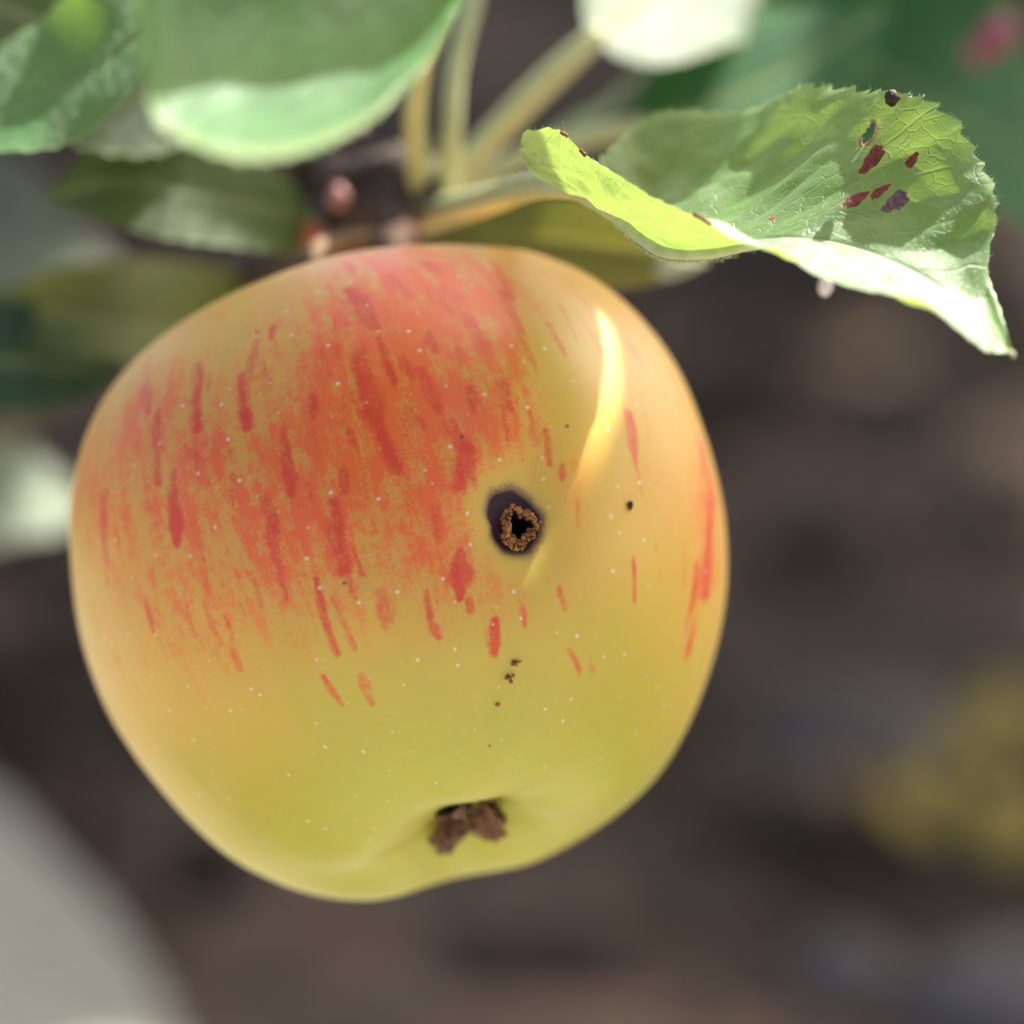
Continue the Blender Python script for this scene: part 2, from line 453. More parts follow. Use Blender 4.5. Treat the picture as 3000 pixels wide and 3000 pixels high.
def hero_leaf():
    u = np.linspace(0, 1, NU)
    v = np.linspace(-1, 1, NV)
    U, V = np.meshgrid(u, v, indexing='ij')
    A = np.abs(V)
    end = np.where(V[..., None] >= 0, _hb[:, None], _hf[:, None])
    pts = _hm[:, None] + (end - _hm[:, None]) * A[..., None]
    d = np.linalg.norm(end - _hm[:, None], axis=-1)
    tan = unit(np.gradient(pts, axis=0)); acr = unit(np.gradient(pts, axis=1))
    n0 = unit(np.cross(tan, acr))
    if np.mean(n0[:, NV // 2:] @ UP) < 0:
        n0 = -n0
    L = np.linalg.norm(np.diff(_hm, axis=0), axis=1).sum()
    along, across = U * L, d * V
    # blade bellies between midrib and margin, pillows between the veins
    belly = -0.11 * d * np.sin(np.pi * A) * np.where(V < 0, 0.5, 1.0)
    fr = ((along - 0.75 * np.abs(across)) / 0.75 + np.where(across > 0, .33, 0)) % 1
    pillow = 0.045 * np.sin(np.pi * fr) ** 1.0 * np.sin(np.pi * np.clip(A, 0, 1)) ** 0.5
    q = np.stack([along, across, 0 * along], -1).reshape(-1, 3)
    und = (0.09 * snoise(q, 1.3, 3) + 0.03 * snoise(q, 3.5, 9)).reshape(U.shape) * np.clip(A * 1.6, 0, 1)
    und = und + np.where(V < 0, 1, 0) * (0.05 * snoise(q, 2.6, 21) + 0.03 * snoise(q, 6.0, 22)).reshape(U.shape) * np.sin(np.pi * np.clip(A, 0, 1)) ** .5
    rim = 0.05 * np.sin(along * 5.3 + 1.0) * np.clip((A - .75) / .25, 0, 1) ** 2
    pts = pts + (belly + pillow + und + rim)[..., None] * n0
    # serrated margin
    arc_b = np.concatenate([[0], np.cumsum(np.linalg.norm(np.diff(_hb, axis=0), axis=1))])
    arc_f = np.concatenate([[0], np.cumsum(np.linalg.norm(np.diff(_hf, axis=0), axis=1))])
    arc = np.where(V >= 0, arc_b[:, None], arc_f[:, None])
    jit = 0.06 * np.sin(arc * 3.1) + 0.04 * np.sin(arc * 7.7)
    ph = ((arc + jit) / 0.235) % 1
    tooth = np.where(ph < 0.72, ph / 0.72, (1 - ph) / 0.28)
    amt = np.clip((A - 0.95) / 0.05, 0, 1) ** 1.5 * np.clip(U / .08, 0, 1) * np.clip((1 - U) / .04, 0, 1)
    outw = unit(end - _hm[:, None])
    pts = pts + (amt * tooth * np.where(V > 0, 0.085, 0.05))[..., None] * outw + (amt * tooth * 0.05)[..., None] * tan
    return pts, along, across, A

HPTS, HAL, HAC, HA = hero_leaf()
HN = unit(np.cross(np.gradient(HPTS, axis=0), np.gradient(HPTS, axis=1)))
if np.mean(HN[:, NV // 2:] @ UP) < 0:
    HN = -HN
_hx, _hy, _hd = pix(HPTS.reshape(-1, 3))
_hx = _hx.reshape(NU, NV); _hy = _hy.reshape(NU, NV)

def hero_index(px, py, back_only=True):
    q = (_hx - px) ** 2 + (_hy - py) ** 2
    if back_only:
        q = q.copy(); q[:, :NV // 2] = 1e9
    return np.unravel_index(np.argmin(q), q.shape)

SPOTS = [(2556, 466, 56, 22, 52, 0), (2672, 470, 30, 14, 55, 0), (2508, 585, 44, 17, 28, 0), (2578, 561, 38, 13, 35, 0), (2625, 591, 48, 26, 35, 1), (2262, 640, 10, 6, 20, 0)]
def hero_spots():
    m = np.zeros(HPTS.shape[:2])
    for (x, y, a, b, ang, k) in SPOTS + [(2545, 392, 42, 26, 65, 0), (2612, 292, 26, 22, 0, 0)]:
        ca, sa = math.cos(math.radians(ang)), math.sin(math.radians(ang))
        g = HPTS[hero_index(x, y)]
        sc = 1500 / (TAN * D0)
        lx, ly = (HPTS - g) @ RIGHT * sc, (HPTS - g) @ UP * sc
        u, v = (lx * ca + ly * sa) / a, (-lx * sa + ly * ca) / b
        r = np.hypot(u, v)
        m = np.maximum(m, np.clip(1.5 - r, 0, 1) * (0.8 if k == 0 else 0.6))
    m[:, :NV // 2] = 0
    return m.ravel()

def build_hero():
    f = grid_faces(NU, NV)
    hole = (HPTS[hero_index(2545, 392)])
    fc = HPTS.reshape(-1, 3)[f].mean(1)
    loc = fc - hole
    e1 = unit(P(2570, 350, 0) - P(2525, 440, 0)); e2 = unit(RIGHT - e1 * (RIGHT @ e1))
    keep = ((loc @ e1) / 0.14) ** 2 + ((loc @ e2) / 0.055) ** 2 > 1
    keep |= np.linalg.norm(loc, axis=1) > 0.3
    fk = f[keep]
    a, b, d = HPTS[150, 110], HPTS[151, 110], HPTS[150, 111]
    if np.dot(np.cross(d - a, b - a), HN[150, 110]) < 0:
        fk = fk[:, ::-1].copy()
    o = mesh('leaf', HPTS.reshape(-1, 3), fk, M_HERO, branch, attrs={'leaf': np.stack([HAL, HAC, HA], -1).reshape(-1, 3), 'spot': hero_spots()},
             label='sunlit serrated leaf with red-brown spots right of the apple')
    # midrib keel
    v, ff = tube(_hm - HN[:, NV // 2] * 0.03, np.linspace(0.085, 0.02, NU), n=NU, seg=10)
    mesh('midrib', v, ff, M_PET, o)
    v, ff = tube([P(1230, 640, 5.6), P(1300, 618, 5.3), P(1420, 588, 4.2), P(1560, 545, 2.5), P(1680, 548, 1.4), P(1745, 583, .85), P(1800, 625, .5)],
                 [0.2, 0.19, 0.175, 0.16, 0.14, 0.12, 0.08], n=70, seg=18)
    mesh('petiole', v, ff, M_PET, o)
    # red-brown spots
    m_sp = simple('leaf_spot_brown', (0.30, 0.055, 0.030), 0.7, scale=25, c2=(0.12, 0.025, 0.015), bump=0.02)
    m_sp2 = simple('leaf_spot_mauve', (0.24, 0.12, 0.13), 0.7, scale=25, c2=(0.11, 0.05, 0.05), bump=0.02)
    for (x, y, a, b, ang, k) in SPOTS:
        m = (m_sp, m_sp2)[k]
        a, b = a * .92, b * .92
        ca, sa = math.cos(math.radians(ang)), math.sin(math.radians(ang))
        rings, seg = 5, 26
        pts = []
        i0 = hero_index(x, y)
        p0, n0 = HPTS[i0], HN[i0]
        ex = unit(RIGHT - n0 * (RIGHT @ n0))
        for r in range(rings + 1):
            for s in range(seg):
                w = 2 * math.pi * s / seg
                k = r / rings * (1 + 0.14 * math.sin(3 * w + x) + 0.1 * math.sin(7 * w + y))
                lx, ly = a * k * math.cos(w), b * k * math.sin(w)
                X, Y = x + lx * ca - ly * sa, y - lx * sa - ly * ca
                i = hero_index(X, Y)
                # slide from the nearest grid point to the exact place along the blade
                g = HPTS[i]; n = HN[i]
                ray = unit(P(X, Y, 0) - CAM)
                tt = ((g - CAM) @ n) / (ray @ n)
                pts.append(CAM + ray * tt + n * (0.004 - 0.0035 * (r / rings) ** 3))
        fc2 = grid_faces(rings + 1, seg, True)
        mesh('leaf_spot', np.array(pts), fc2, m, o)
    # rolled brown rim round the small hole
    w = np.linspace(-0.6, 4.2, 26)
    rim = np.array([hole + e1 * 0.15 * math.cos(x) + e2 * 0.065 * math.sin(x) for x in w]) + HN[hero_index(2545, 392)] * 0.02
    v, ff = tube(rim, 0.012 + 0.012 * np.abs(np.sin(w * 2)), n=60, seg=8)
    mesh('hole_rim', v, ff, simple('scorched_rim', (0.36, 0.15, 0.06), 0.7, scale=14, c2=(0.5, 0.36, 0.24)), o)
    # scorched tooth on the margin
    vv, ff = blob(P(2612, 288, -0.03), (0.075, 0.075, 0.085), 0.35, 2.2, 3, 4)
    mesh('scorched_tooth', vv, ff, simple('scorched_black', (0.05, 0.018, 0.014), 0.6, scale=20), o)
    # brown wear on the front margin
    for a, b in ((0.245, 0.262), (0.30, 0.313), (0.487, 0.51)):
        i = np.arange(int(a * NU), int(b * NU) + 2)
        v, ff = tube(HPTS[i, 0] + BACK * 0.01, np.full(len(i), 0.022), n=len(i) * 2, seg=8, wob=0.1)
        mesh('brown_margin', v, ff, simple('margin_brown', (0.22, 0.08, 0.03), 0.8, scale=14), o)
    # downy hairs along the keel and the margin
    V, F, n = [], [], 0
    for k in range(1700):
        if k < 1100:
            i = int(np.clip(rng.normal(0.30, 0.09), 0.06, 0.55) * NU); base = _hm[i] - HN[i, NV // 2] * 0.09; dr = -UP + 0.6 * rng.normal(size=3)
        else:
            i = int(rng.uniform(0.10, 0.97) * NU); j = NV - 1 if rng.uniform() < .6 else 0
            base = HPTS[i, j]; dr = unit(HPTS[i, j] - _hm[i]) + 0.5 * rng.normal(size=3)
        dr = unit(dr); ln = rng.uniform(0.02, 0.07); sd = unit(np.cross(dr, BACK)) * 0.0028
        V += [base - sd, base + sd, base + dr * ln + 0.2 * ln * rng.normal(size=3)]
        F.append((n, n + 1, n + 2)); n += 3
    mesh('down', np.array(V), F, simple('leaf_down', (0.62, 0.66, 0.40), 0.7, var=0), o, kind='stuff')
    v, ff = tube([P(1672, 418, 0.05), P(1665, 400, 0.03), P(1654, 378, 0.0), P(1649, 352, 0.0)], [0.005, 0.004, 0.003, 0.0015], n=24, seg=6)
    mesh('hair', v, ff, simple('hair_pale', (0.5, 0.5, 0.3), 0.6), o)
    vv, ff = blob(P(2418, 838, 2.4), (0.085, 0.085, 0.12), 0.1, 1, 3, 2)  # pale bead standing in for a blurred bright highlight
    mesh('highlight_bead', vv, ff, simple('bead_pale', (0.75, 0.66, 0.70), 0.35, c2=(0.7, 0.6, 0.62)), o)
    return o

build_hero()

# --- the other leaves of the spur
R_, U_, B_ = RIGHT, UP, BACK
def side(x, y, z):
    return unit(R_ * x + U_ * y + B_ * z)

def drooping_leaf():
    """the broad leaf over the apple: midrib above the picture, near half hanging down and flaring out at its lip"""
    nu, nv = 130, 70
    low = catmull([P(q[0], q[1], q[2] - 2.4) for q in [(1500, -260, .6), (1420, -90, -.4), (1352, 20, -1.0), (1262, 170, -1.8), (1160, 285, -2.5), (1050, 372, -3.0), (905, 438, -3.5), (745, 464, -3.8),
                                   (620, 440, -3.8), (510, 392, -3.6), (448, 330, -3.4), (425, 200, -3.1), (400, 20, -2.8), (330, -190, -2.4)]], nu)
    mid = catmull([P(q[0], q[1], q[2] - 2.4) for q in [(1530, -330, 1.2), (1300, -400, .6), (1000, -440, -.2), (700, -430, -.8), (480, -360, -1.4), (330, -200, -2.2)]], nu)
    up = catmull([P(q[0], q[1], q[2] - 2.4) for q in [(1500, -380, 1.5), (1300, -760, 3.0), (1000, -950, 3.4), (700, -900, 2.8), (480, -640, 1.0), (330, -215, -2.0)]], nu)
    u = np.linspace(0, 1, nu); v = np.linspace(-1, 1, nv)
    U, V = np.meshgrid(u, v, indexing='ij'); A = np.abs(V)
    end = np.where(V[..., None] < 0, low[:, None], up[:, None])
    pts = mid[:, None] + (end - mid[:, None]) * A[..., None]
    d = np.linalg.norm(end - mid[:, None], axis=-1)
    belly = np.where(V < 0, -0.19, -0.1) * d * np.sin(np.pi * A ** 1.5) * np.sin(np.pi * U) ** .5
    pts = pts + belly[..., None] * BACK
    L = np.linalg.norm(np.diff(mid, axis=0), axis=1).sum()
    al, ac = U * L, d * V
    q = np.stack([al, ac, 0 * al], -1).reshape(-1, 3)
    pts = pts + (0.10 * snoise(q, 0.9, 5) + 0.03 * snoise(q, 2.5, 6)).reshape(U.shape)[..., None] * BACK * np.clip(A * 2, 0, 1)[..., None]
    arc = np.concatenate([[0], np.cumsum(np.linalg.norm(np.diff(low, axis=0), axis=1))])[:, None]
    ph = (arc / 0.26 + 0 * V) % 1
    amt = np.clip((A - .95) / .05, 0, 1) * np.sin(np.pi * U)
    pts = pts + (amt * np.where(ph < .7, ph / .7, (1 - ph) / .3) * 0.07)[..., None] * unit(end - mid[:, None])
    f = grid_faces(nu, nv)
    n = np.cross(pts[61, 20] - pts[60, 20], pts[60, 21] - pts[60, 20])
    if n @ BACK > 0:
        pass
    nn = np.cross(pts[60, 21] - pts[60, 20], pts[61, 20] - pts[60, 20])
    if nn @ (UP + BACK) < 0:
        f = f[:, ::-1].copy()
    o = mesh('leaf', pts.reshape(-1, 3), f, M_LEAF, branch, attrs={'leaf': np.stack([al, ac, A], -1).reshape(-1, 3)},
             label='broad green leaf with white sunlit lower edge above the apple')
    vr, fr = tube(mid - UP * 0.03, np.linspace(0.09, 0.02, nu), n=nu, seg=8)
    mesh('midrib', vr, fr, M_PET, o)
    vt, ft = tube([P(1240, 560, 5.6), P(1215, 400, 5.0), P(1225, 250, 4.4), P(1270, 60, 3.6), P(1400, -220, 1.4), P(1530, -330, -1.2)], [.18, .14, .13, .13, .12, .09], n=60)
    mesh('petiole', vt, ft, M_PET, o)
    return pts.reshape(-1, 3)
DROOP = drooping_leaf()
make_leaf('leaf', [P(500, 20, 3.4), P(330, 150, 3.4), P(150, 265, 3.5), P(-60, 350, 3.6), P(-260, 400, 4)], (1.15, 0.95), side(-.35, -.8, .4), M_LEAF, branch,
          fold=0.1, wave=0.16, seed=5, label='bright green leaf cut by the upper left edge of the picture')
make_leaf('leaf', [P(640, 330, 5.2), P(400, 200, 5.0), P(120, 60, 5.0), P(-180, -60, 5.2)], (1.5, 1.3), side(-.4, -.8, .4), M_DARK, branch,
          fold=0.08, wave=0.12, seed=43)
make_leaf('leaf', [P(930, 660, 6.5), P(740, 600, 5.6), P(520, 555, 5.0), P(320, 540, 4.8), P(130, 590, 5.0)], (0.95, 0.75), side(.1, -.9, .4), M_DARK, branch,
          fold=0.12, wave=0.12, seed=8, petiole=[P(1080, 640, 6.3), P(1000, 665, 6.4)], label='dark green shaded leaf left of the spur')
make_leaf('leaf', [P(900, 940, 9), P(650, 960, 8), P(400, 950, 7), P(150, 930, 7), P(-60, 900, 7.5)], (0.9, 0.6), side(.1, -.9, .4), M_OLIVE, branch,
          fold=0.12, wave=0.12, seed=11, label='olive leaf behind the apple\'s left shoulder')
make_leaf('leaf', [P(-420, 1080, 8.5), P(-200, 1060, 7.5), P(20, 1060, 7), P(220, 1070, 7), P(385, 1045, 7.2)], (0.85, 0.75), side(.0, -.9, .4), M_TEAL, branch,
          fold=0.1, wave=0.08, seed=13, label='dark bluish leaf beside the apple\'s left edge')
make_leaf('leaf', [P(1240, 660, 6.5), P(1450, 690, 6.0), P(1700, 715, 5.4), P(1920, 745, 5.0), P(2080, 765, 5.0)], (0.55, 0.62), side(0, -.9, .4), M_OLIVE, branch,
          fold=0.1, wave=0.06, seed=17, petiole=[P(1180, 640, 6.6)], label='narrow olive leaf between the apple and the sunlit leaf')
make_leaf('leaf', [P(1735, 115, 6.0), P(1880, 10, 7.0), P(2030, -95, 8.0), P(2250, -240, 9.5)], (1.25, 0.95), side(-.697, .682, -.235), M_PALE, branch,
          fold=0.05, wave=0.30, seed=19, petiole=[P(1290, 600, 5.9), P(1400, 450, 6), P(1570, 270, 6)], pet_r=0.17, label='pale sunlit leaf on a thick stalk at the top edge')
make_leaf('leaf', [P(1420, -160, 5.6), P(1500, -420, 5.4), P(1520, -700, 6)], (1.0, 1.0), side(1, 0, .3), M_LEAF, branch,
          fold=0.1, wave=0.1, seed=21, petiole=[P(1310, 560, 5.5), P(1322, 380, 5.3), P(1335, 200, 5.3), P(1385, 0, 5.4)], pet_r=0.125)
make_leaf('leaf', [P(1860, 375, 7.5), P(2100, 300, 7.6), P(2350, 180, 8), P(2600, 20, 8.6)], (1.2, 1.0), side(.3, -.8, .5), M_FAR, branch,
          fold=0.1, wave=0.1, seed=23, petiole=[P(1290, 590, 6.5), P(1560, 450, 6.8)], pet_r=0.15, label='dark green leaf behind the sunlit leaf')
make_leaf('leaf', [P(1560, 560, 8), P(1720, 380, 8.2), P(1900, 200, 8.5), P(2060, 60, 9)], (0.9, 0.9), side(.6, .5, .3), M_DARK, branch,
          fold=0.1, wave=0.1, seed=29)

# --- a separate shoot behind
far = empty('apple_shoot', P(3300, 900, 12), label='broad blurred green leaf with a pink blister behind the right-hand leaf', category='leaf')
fl = make_leaf('leaf_blade', [P(3700, 900, 13), P(3250, 620, 11.5), P(2800, 330, 11), P(2380, 90, 11.5), P(2000, -120, 12.5)], (2.7, 2.0), side(.35, -.75, .5), M_FAR, far,
               fold=0.06, wave=0.14, seed=31)
for (x, y, r) in [(2865, 155, 0.17), (2925, 100, 0.24)]:
    vv, ff = blob(P(x, y, 10.2), (r, r, r), 0.2, 1.5, 3, x)
    mesh('blister', vv, ff, simple('blister_pink', (0.42, 0.10, 0.17), 0.5, c2=(0.20, 0.02, 0.05), scale=3), far)
sh2 = empty('apple_shoot', P(-300, 1500, 14), label='pale sunlit leaf low at the left edge beside the apple', category='leaf')
make_leaf('leaf_blade', [P(-700, 1450, 15), P(-450, 1480, 14), P(-150, 1470, 13.5), P(80, 1450, 13), P(260, 1480, 13.5)], (1.3, 1.2), side(0, -.8, .6), M_PALE, sh2, fold=0.05, wave=0.05, seed=37)
sh3 = empty('apple_shoot', P(-300, 700, 14), label='greyish blurred leaf at the left edge under the bright green leaf', category='leaf')
make_leaf('leaf_blade', [P(-700, 600, 15), P(-300, 650, 14), P(50, 740, 13.5), P(420, 860, 14)], (1.6, 1.4), side(0, -.8, .6), M_GREY, sh3, fold=0.05, wave=0.05, seed=41)

# ------------------------------------------------------------------ apple
OUTLINE = [(820, 458), (700, 470), (600, 495), (500, 530), (400, 570), (300, 640), (215, 720), (170, 800), (142, 900), (132, 1000), (132, 1100), (145, 1180),
           (170, 1260), (205, 1340), (250, 1420), (310, 1500), (380, 1570), (460, 1630), (540, 1675), (620, 1697), (700, 1692), (800, 1677), (900, 1655),
           (1000, 1625), (1100, 1580), (1180, 1525), (1250, 1450), (1300, 1370), (1340, 1270), (1362, 1150), (1372, 1050), (1365, 960), (1345, 870), (1315, 770),
           (1270, 680), (1210, 600), (1130, 530), (1040, 485), (950, 463)]
K3 = 3000 / 1932
_ol = np.array(OUTLINE) * K3 - np.array(APPLE_PX)
_oa = np.arctan2(-_ol[:, 1], _ol[:, 0]); _or = np.hypot(_ol[:, 0], _ol[:, 1])
_s = np.argsort(_oa); _oa, _or = _oa[_s], _or[_s]
AB = unit(np.array([0.255, -0.885, 0.385]))        # towards the calyx, in camera axes
HOLE_PX = (1529.0, 1521.0)
ANG = np.linspace(-np.pi, np.pi, 181)[:-1]
T_R = np.interp(ANG, _oa, _or, period=2 * np.pi)

def base_radius(d):
    c = d @ AB
    t = np.arccos(np.clip(c, -1, 1))               # from the calyx
    e1 = unit(np.cross(AB, [1, 0, 0])); e2 = np.cross(AB, e1)
    lon = np.arctan2(d @ e2, d @ e1)
    r = 3.62 - 0.10 * c + 0.05 * c * c
    r = r + 0.045 * np.cos(5 * lon + 0.7) * np.exp(-((t - 0.42) / 0.30) ** 2)        # five soft lobes round the calyx
    r = r - 0.62 * np.exp(-(t / 0.275) ** 2.2) - 0.05 * np.exp(-(t / 0.45) ** 2)
    r = r - 1.15 * np.exp(-((np.pi - t) / 0.30) ** 1.6)
    return r

G = np.ones(len(ANG))
def apple_pts(d):
    """camera-axis points (cm from the centre) of the undented apple"""
    p = d * base_radius(d)[:, None]
    a = np.arctan2(p[:, 1], p[:, 0]); q = np.hypot(p[:, 0], p[:, 1])
    g = np.interp(a, ANG, G, period=2 * np.pi)
    k = 1 + (g - 1) * np.clip(q / 3.5, 0, 1.05) ** 1.6
    return np.column_stack([p[:, 0] * k, p[:, 1] * k, p[:, 2]])

def cam_to_world(p):
    return AC + p[:, :1] * RIGHT + p[:, 1:2] * UP + p[:, 2:] * BACK

def fib(n):
    i = np.arange(n) + 0.5
    z = 1 - 2 * i / n; a = np.pi * (1 + 5 ** .5) * i
    s = np.sqrt(1 - z * z)
    return np.column_stack([s * np.cos(a), s * np.sin(a), z])

_d = fib(60000)
for _ in range(5):
    x, y, _z = pix(cam_to_world(apple_pts(_d)))
    dx, dy = x - APPLE_PX[0], APPLE_PX[1] - y
    a = np.arctan2(dy, dx); r = np.hypot(dx, dy)
    b = np.clip(((a + np.pi) / (2 * np.pi) * 180).astype(int), 0, 179)
    sil = np.zeros(180); np.maximum.at(sil, b, r)
    ctr = (np.arange(180) + .5) / 180 * 2 * np.pi - np.pi
    want = np.interp(ctr, _oa, _or, period=2 * np.pi)
    ft = np.fft.rfft(want / sil); ft[11:] = 0
    G = G * np.interp(ANG, ctr, np.fft.irfft(ft, 180), period=2 * np.pi)

def front_dir(px, py):
    """direction (camera axes) of the skin point seen at a pixel"""
    x, y, z = _fx
    q = (x - px) ** 2 + (y - py) ** 2 + np.where(_d[:, 2] < -0.15, 1e9, 0)
    return _d[np.argmin(q)]
_fx = pix(cam_to_world(apple_pts(_d)))
hd = front_dir(*HOLE_PX)
for _ in range(12):                                  # refine the hole's direction
    x, y, _z = pix(cam_to_world(apple_pts(hd[None])))
    hd = unit(hd + np.array([(HOLE_PX[0] - x[0]) / 960, -(HOLE_PX[1] - y[0]) / 960, 0]))

NR, NS = 620, 840
def build_apple():
    root = empty('apple', AC, label='striped red and yellow apple with a worm hole hanging from the branch', category='apple')
    # rings round the worm hole, fine near it
    k = np.linspace(0, 1, NR)
    psi = 0.0006 + 0.20 * k + (np.pi - 0.2006 - 0.0004) * k ** 2.3
    f1 = unit(np.cross(hd, [0, 1, 0])); f2 = np.cross(f1, hd)
    f1 = unit(np.cross(f2, hd)) if False else f1
    az = np.linspace(0, 2 * np.pi, NS, endpoint=False)
    PS, AZ = np.meshgrid(psi, az, indexing='ij')
    d = (np.cos(PS)[..., None] * hd + np.sin(PS)[..., None] * (np.cos(AZ)[..., None] * (-f1) + np.sin(AZ)[..., None] * f2)).reshape(-1, 3)
    d = unit(d)
    p = apple_pts(d)
    PSf, AZf = PS.ravel(), AZ.ravel()
    rc = PSf * 3.6                                     # cm from the hole along the skin
    ox, oy = rc * np.cos(AZf), rc * np.sin(AZf)        # right, up
    und = 0.035 * snoise(d, 2.2, 1) + 0.010 * snoise(d, 5.0, 2)
    dent = und - 0.19 * np.exp(-(rc / 0.58) ** 2) - 0.02 * np.exp(-(rc / 1.3) ** 2)
    # shallow furrow running up to the right from the hole
    tx, ty = 0.32, 0.947
    s = ox * tx + oy * ty; w = ox * ty - oy * tx - 0.06 * s ** 2 * 0
    dent -= 0.05 * np.exp(-(w / 0.34) ** 2) * np.clip(s / 0.5, 0, 1) * np.exp(-(np.clip(s - 0.8, 0, 9) / 0.9) ** 2)
    # the dark scar: an egg-shaped dry patch, its floor sunk under a crisp rim
    ax, ay = ox - (-0.02), oy - 0.005
    ang = np.arctan2(ay, ax)
    R0 = 0.335 * (1 + 0.10 * np.cos(2 * (ang - 1.95)) + 0.045 * np.cos(3 * (ang - 2.3)) + 0.025 * np.sin(5 * ang + 1) + 0.02 * np.sin(9 * ang))
    rr = np.hypot(ax, ay) / R0
    scar = 1 - np.clip((rr - 0.86) / 0.26, 0, 1)
    scar = scar * scar * (3 - 2 * scar)
    dent -= 0.035 * scar
    hx, hy = ox - 0.042, oy + 0.040
    hang = np.arctan2(hy, hx)
    H0 = 0.15 * (1 + 0.12 * np.sin(3 * hang + 1) + 0.10 * np.sin(5 * hang))
    hr = np.hypot(hx, hy) / H0
    pit = 1 - np.clip((hr - 0.75) / 0.35, 0, 1)
    pit = pit * pit * (3 - 2 * pit)
    dent -= 0.9 * pit
    p = p + d * dent[:, None]
    W = cam_to_world(p)
    # -------- colour masks carried by the skin
    x, y, _z = pix(W)
    frontf = d[:, 2] > -0.2
    tcal = np.arccos(np.clip(d @ AB, -1, 1))
    e1 = unit(np.array([0, 0, 1.0]) - AB * AB[2]); e2 = np.cross(AB, e1)     # seam of the longitudes at the back
    lon = np.arctan2(d @ e2, d @ e1)
    def at(px, py):
        q = front_dir(px * K3, py * K3)
        return q * 3.55
    S = d * 3.55
    def vnoise(x, y):
        xi, yi = np.floor(x).astype(np.int64), np.floor(y).astype(np.int64)
        fx, fy = x - xi, y - yi
        fx, fy = fx * fx * (3 - 2 * fx), fy * fy * (3 - 2 * fy)
        def hsh(i, j):
            k = (i * 374761393 + j * 668265263) & 0xffffffff
            k = ((k ^ (k >> 13)) * 1274126177) & 0xffffffff
            return ((k ^ (k >> 16)) & 0xffff) / 65535.0
        return (hsh(xi, yi) * (1 - fx) + hsh(xi + 1, yi) * fx) * (1 - fy) + (hsh(xi, yi + 1) * (1 - fx) + hsh(xi + 1, yi + 1) * fx) * fy
    rag = vnoise(lon * 24, tcal * 7) - .5 + 0.7 * (vnoise(lon * 55 + 9, tcal * 16) - .5)
    mod = 0.55 + 0.55 * vnoise(lon * 34 + 40, tcal * 5) + 0.25 * (vnoise(lon * 16, tcal * 14 + 7) - .5)
    stripe = np.zeros(len(S))
    STR = [(280,686,272,761,29,0.65),(295,786,296,901,23,0.8),(325,896,331,1018,26,1),(372,696,376,801,24,0.7),(395,701,395,731,18,0.4),(482,631,472,711,17,0.8),(460,716,465,796,21,1),(516,616,512,636,14,0.8),(185,861,175,951,20,0.5),(195,951,201,1091,29,0.65),(538,816,548,916,26,0.75),(500,951,515,1041,23,0.85),(521,1041,540,1126,14,0.7),(632,956,642,1066,31,0.9),(650,1066,665,1121,20,0.5),(594,1101,612,1166,14,0.95),(612,1166,641,1226,16,0.95),(635,1136,661,1216,14,0.65),(430,1176,454,1251,16,0.6),(454,1251,465,1271,8,0.45),(615,1281,638,1326,16,0.5),(685,1281,701,1328,18,0.75),(275,1136,291,1191,14,0.5),(270,1216,285,1266,9,0.4),(350,1126,366,1191,8,0.4),(380,1041,391,1096,20,0.45),(475,1086,492,1136,17,0.5),(455,1136,465,1161,9,0.45),(805,1126,815,1171,15,0.95),(815,1171,822,1201,18,1),(866,1056,871,1121,27,1),(888,1136,888,1156,16,0.95),(929,1176,936,1221,27,0.9),(720,1131,726,1171,28,0.5),(820,961,826,1011,21,0.55),(876,856,871,901,38,1),(660,506,676,551,25,0.65),(665,556,701,611,33,1),(675,671,701,771,39,0.9),(701,771,751,871,36,0.9),(715,641,738,711,16,0.9),(810,631,826,658,20,0.85),(795,701,821,761,28,0.6),(760,681,780,711,22,0.55),(800,494,822,514,30,0.7),(745,526,771,556,30,0.6),(820,531,852,576,42,0.65),(590,756,595,781,23,0.5),(634,606,638,671,17,0.4),(645,801,671,846,16,0.5),(644,886,651,921,20,0.5),(440,901,443,951,15,0.4),(434,846,441,876,17,0.4),(360,851,381,867,20,0.3),(860,661,870,686,25,0.5),(885,731,895,771,25,0.45),(850,801,870,831,28,0.55),(780,771,800,801,25,0.5),(280,951,286,996,13,0.3),(500,691,508,731,13,0.35),(555,731,560,761,11,0.25),(750,1066,754,1096,11,0.3),(845,1071,850,1096,10,0.35),(950,725,965,765,20,0.7),(1003,775,1020,830,17,0.65),(1034,815,1046,870,17,0.75),(1066,872,1070,895,15,0.8),(1186,788,1200,865,20,0.8),(1200,865,1213,930,9,0.65),(1195,1055,1196,1132,13,0.75),(1240,1030,1245,1085,16,0.4),(1324,860,1336,1000,50,0.9),(1336,1000,1332,1110,48,0.9),(1314,1080,1296,1220,36,0.65),(1062,580,1090,640,8,0.45),(1092,590,1132,660,8,0.45),(1180,640,1235,720,10,0.4),(1075,1225,1090,1265,18,0.5),(1108,1230,1114,1262,14,0.4),(1058,1118,1066,1150,14,0.55),(985,1138,990,1172,9,0.55),(930,500,962,560,20,0.55),(870,600,905,650,32,0.55),(985,640,1010,700,10,0.3),(1290,1030,1292,1100,12,0.3),(950,560,985,620,16,0.45)]
